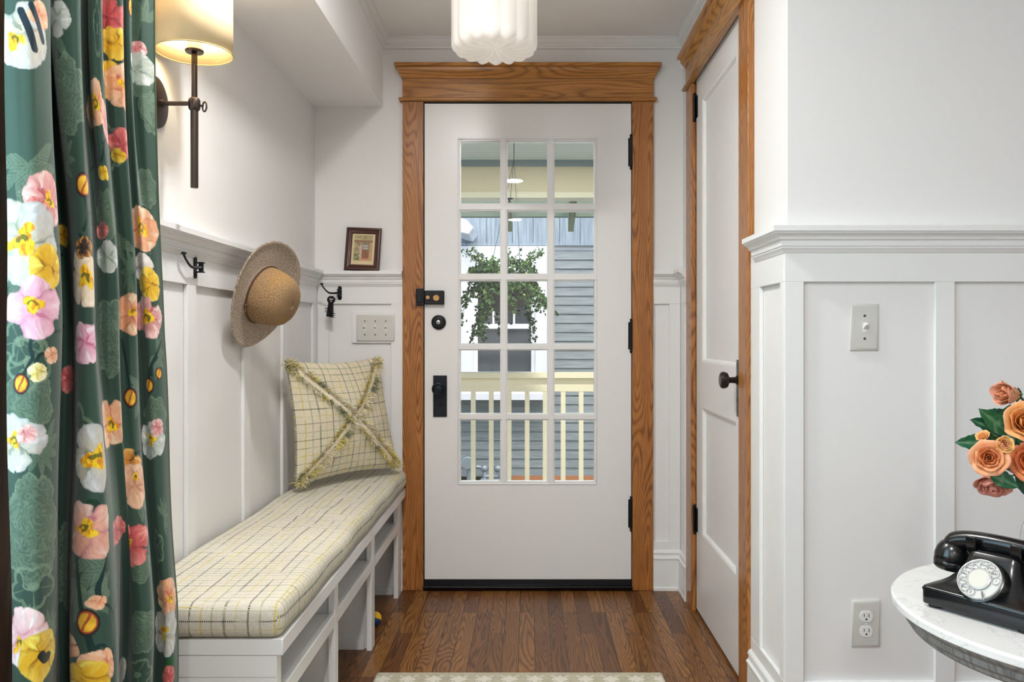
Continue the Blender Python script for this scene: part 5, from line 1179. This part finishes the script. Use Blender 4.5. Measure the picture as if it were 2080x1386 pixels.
B((xl, X(961, yb), yb, ny, Z(800, yb), Z(500, yb)), (X(1088, yb), xr_, yb, ny, Z(800, yb), Z(500, yb)), (X(961, yb), X(1088, yb), yb, ny, Z(553, yb), Z(500, yb)), (X(961, yb), X(1088, yb), yb, ny, Z(800, yb), Z(756, yb)), (xl, xr_+.03, yb-.06, ny, Z(812, yb), Z(800, yb))).build('bay_panel', WTR, nh, smooth=False)
wf = MB()
for kk, (a, b_, u, v) in enumerate(((961, 970, 756, 553), (1079, 1088, 756, 553), (961, 1088, 668, 658), (961, 1088, 562, 553), (1000, 1004, 658, 562), (1042, 1046, 658, 562))):
    wf.box(X(a, yb), X(b_, yb), yb+.03+kk*.0008, yb+.07+kk*.0005, Z(u, yb), Z(v, yb))
wf_ = wf.build('window_sash', WTR, nh)
dk = mat('dark_window_glass', srgb(62, 68, 74), .06, spec=.9); B((X(961, yb), X(1088, yb), yb+.075, yb+.08, Z(756, yb), Z(553, yb))).build('window_pane', dk, wf_ if False else nh)
B((X(1107, yb), xr_+.005, yb-.004, yb+.02, Z(800, yb), Z(500, yb))).build('corner_board', WTR, nh)
gt = B().prism([(X(925, ny-.7), Z(440, ny-.7)), (X(947, ny-.7), Z(446, ny-.7)), (X(962, ny-.7), Z(462, ny-.7)), (X(952, ny-.7), Z(477, ny-.7)), (X(935, ny-.7), Z(473, ny-.7)), (X(925, ny-.7), Z(468, ny-.7))], lambda a, b, q: Vector((a, q, b)), ny-.7, ny-.05)
gt.build('gutter_end', mat('white_gutter', srgb(206, 212, 220), .4), nh, bevel=.01)
B((X(1040, ny), 6, ny-.02, ny+.1, Z(990, ny), Z(966, ny))).build('sill_beam', mat('raw_orange_timber', srgb(168, 112, 76), .8), nh)
B((-6, 6, ny+.02, ny+.1, -.7, Z(968, ny)+.01)).build('foundation', mat('dark_foundation', srgb(70, 74, 66), .9), nh)
# gas meter
gy = ny-.25; GMM = mat('galvanised_grey', srgb(150, 160, 168), .45, .5)
gmx = thing('gas_meter', (X(955, gy), gy, -.6), 'grey gas meter with pipes at the foot of the neighbour wall', 'meter')
MB().cyl((X(950, gy), gy-.06, Z(940, gy)), (X(950, gy), gy+.06, Z(940, gy)), .075, 24).build('regulator', GMM, gmx, bevel=.01)
MB().tube([(X(953, gy), gy, Z(945, gy)), (X(953, gy), gy, Z(1000, gy))], .028, 12).build('riser_pipe', GMM, gmx)
m = MB().tube([(X(968, gy), gy, Z(948, gy)), (X(984, gy), gy, Z(950, gy)), (X(984, gy), gy, Z(1000, gy))], .024, 12); m.sphere((X(984, gy), gy, Z(952, gy)), .045, 14, 8)
m.tube([(X(984, gy), gy, Z(968, gy)), (X(1012, gy), gy, Z(968, gy)), (X(1012, gy), gy, Z(950, gy))], .024, 12); m.sphere((X(1011, gy), gy, Z(952, gy)), .045, 14, 8); m.build('pipe_run', GMM, gmx)
B((X(976, gy), X(1016, gy), gy-.05, gy+.05, Z(985, gy), Z(972, gy))).build('meter_body', GMM, gmx, bevel=.01)
# grass strip beside the neighbour wall
m = MB(); rg = random.Random(9); m.c = []
GRS = attr_mat('grass_blades', .8)
for i in range(2500):
    x, y = rg.uniform(X(925, 8.9), X(1065, 9.1)), rg.uniform(8.2, 8.78); h = rg.uniform(.04, .13); a = rg.uniform(0, 6.28); zc = -.65
    m.col = (*lin((rg.randint(60, 110), rg.randint(100, 130), rg.randint(50, 80))), 1)
    m.add([(x-.005*math.cos(a), y-.005*math.sin(a), zc), (x+.005*math.cos(a), y+.005*math.sin(a), zc), (x+.04*math.cos(a+1), y+.04*math.sin(a+1), zc+h)], [(0, 1, 2)])
o = m.build('grass_strip', GRS, smooth=False, recalc=False); tag(o, 'low green grass at the foot of the neighbour wall', 'grass', kind='stuff')
# hanging basket
hy = 5.35; hb = at(1022, 600, hy); bk = thing('hanging_basket', tuple(hb), 'hanging basket of trailing green ivy seen through the door glass', 'plant')
m = MB().lathe([(0, -.11), (.08, -.105), (.13, -.06), (.15, 0), (.155, .02), (.14, .02), (0, .01)], hb, None, 28); m.build('basket', mat('dark_moss_basket', srgb(62, 62, 60), .9), bk)
hkp = Vector((X(1044, hy+.2), hy+.2, 2.459)); m = MB()
for k in range(3): a = k*2.09+.5; m.tube([hb+Vector((.14*math.cos(a), .14*math.sin(a), .02)), hkp-Vector((0, 0, .12))], .0022, 5)
m.tube([hkp-Vector((0, 0, .12)), hkp], .003, 6); m.build('hanger_wires', mat('hanger_wire', srgb(70, 72, 76), .5, .5), bk)
IV = attr_mat('ivy_leaf', .7); m = MB(); m.c = []; rg = random.Random(21); vines = MB()
def ivy(c, s_):
    n_ = Vector((rg.gauss(0, .6), -1+rg.gauss(0, .5), rg.gauss(.3, .5))).normalized(); M_ = frame(n_); a = rg.uniform(0, 6.28); g = rg.random()
    col = lin((20+int(36*g), 38+int(50*g), 16+int(18*g)) if rg.random() > .02 else (120, 132, 60)); k0 = len(m.v)
    P = [(0, -.9), (.45, -.55), (.85, -.2), (.5, .25), (.3, .8), (0, 1.0), (-.3, .8), (-.5, .25), (-.85, -.2), (-.45, -.55)]
    m.add([c]+[c+M_ @ Vector((s_*(x*math.cos(a)-y*math.sin(a)), s_*(x*math.sin(a)+y*math.cos(a)), .15*s_*abs(x))) for x, y in P], [(0, i, i % 10+1) for i in range(1, 11)])
    m.c += [(*(col*(.7+.5*rg.random())), 1)]*11
for i in range(1500):
    a = rg.uniform(0, 6.28); r = rg.random()**.5; hgt = rg.uniform(-1, 1)
    ivy(hb+Vector((.235*r*math.cos(a), .2*r*math.sin(a), .10+.145*hgt*math.sqrt(max(0, 1-r*r*.8))+.02*math.sin(a*5))), rg.uniform(.010, .017))
for k in range(34):
    a = rg.uniform(0, 6.28); L = rg.uniform(.12, .36)*(1.15 if math.cos(a) < 0 or rg.random() < .5 else .75); p = hb+Vector((.20*math.cos(a), .17*math.sin(a), .06)); path = [p]
    for s_ in range(14):
        p = p+Vector((.010*math.cos(a)+rg.gauss(0, .006), .006*math.sin(a), -L/14)); path.append(p)
        for q in range(3): ivy(p+Vector((rg.gauss(0, .014), rg.gauss(0, .01), rg.gauss(0, .01))), rg.uniform(.008, .014))
    vines.tube(path, .0014, 4)
for k in range(22):
    a = rg.uniform(0, 6.28); p = hb+Vector((.14*math.cos(a), .12*math.sin(a), .18)); path = [p]
    for s_ in range(8):
        p = p+Vector((.016*math.cos(a)+rg.gauss(0, .006), .01*math.sin(a), .014)); path.append(p)
        for q in range(2): ivy(p+Vector((rg.gauss(0, .010), rg.gauss(0, .01), rg.gauss(0, .008))), rg.uniform(.006, .011))
    vines.tube(path, .0013, 4)
m.build('foliage', IV, bk, smooth=False, recalc=False); vines.build('vines', mat('ivy_stem', srgb(78, 84, 52), .8), bk)
for o in list(scn.objects):
    if o.type == 'MESH' and o.parent is None and 'kind' not in o and 'label' not in o: print('UNTAGGED', o.name)

# ------------------------------------------------------------------ recessed ceiling lights and the added porch fill light
LED = mat('lit_diffuser', (1, 1, 1, 1), .5); q = NT(LED); q.b.inputs['Emission Color'].default_value = (1, .93, .84, 1); q.b.inputs['Emission Strength'].default_value = 6
def disc_lamp(name, x, y, z, r, watts, label, grp=None):
    t = thing(name, (x, y, z), label, 'ceiling light', grp)
    MB().lathe([(r, 0), (r+.018, 0), (r+.018, -.004), (r+.002, -.008), (r, -.006)], (x, y, z-.0003), None, 40, False).build('trim_ring', TRIM, t)
    MB().lathe([(0, -.001), (r, -.001), (r, -.003), (0, -.003)], (x, y, z), None, 40).build('diffuser', LED, t)
    l = D.lights.new(name+'_glow', 'AREA'); l.shape = 'DISK'; l.size = r*2; l.energy = watts; l.color = (1, .975, .945)
    o = D.objects.new(name+'_glow', l); COL.objects.link(o); o.location = (x, y, z-.012)
for (x, y, pw_), lb in zip(DOWNLIGHTS, ('above the side window curtain', 'added to brighten the entry, above the near bench end', 'farthest back over the living room floor')):
    disc_lamp('recessed_light', x, y, CH, .075, pw_, 'round white recessed ceiling light '+lb, 'recessed ceiling lights')
disc_lamp('porch_fill_light', *PORCH_FILL[:2], 2.458, .12, 34, 'added fill light, round and flush on the porch ceiling outside the front door')  # out-of-view lamp added to brighten the porch
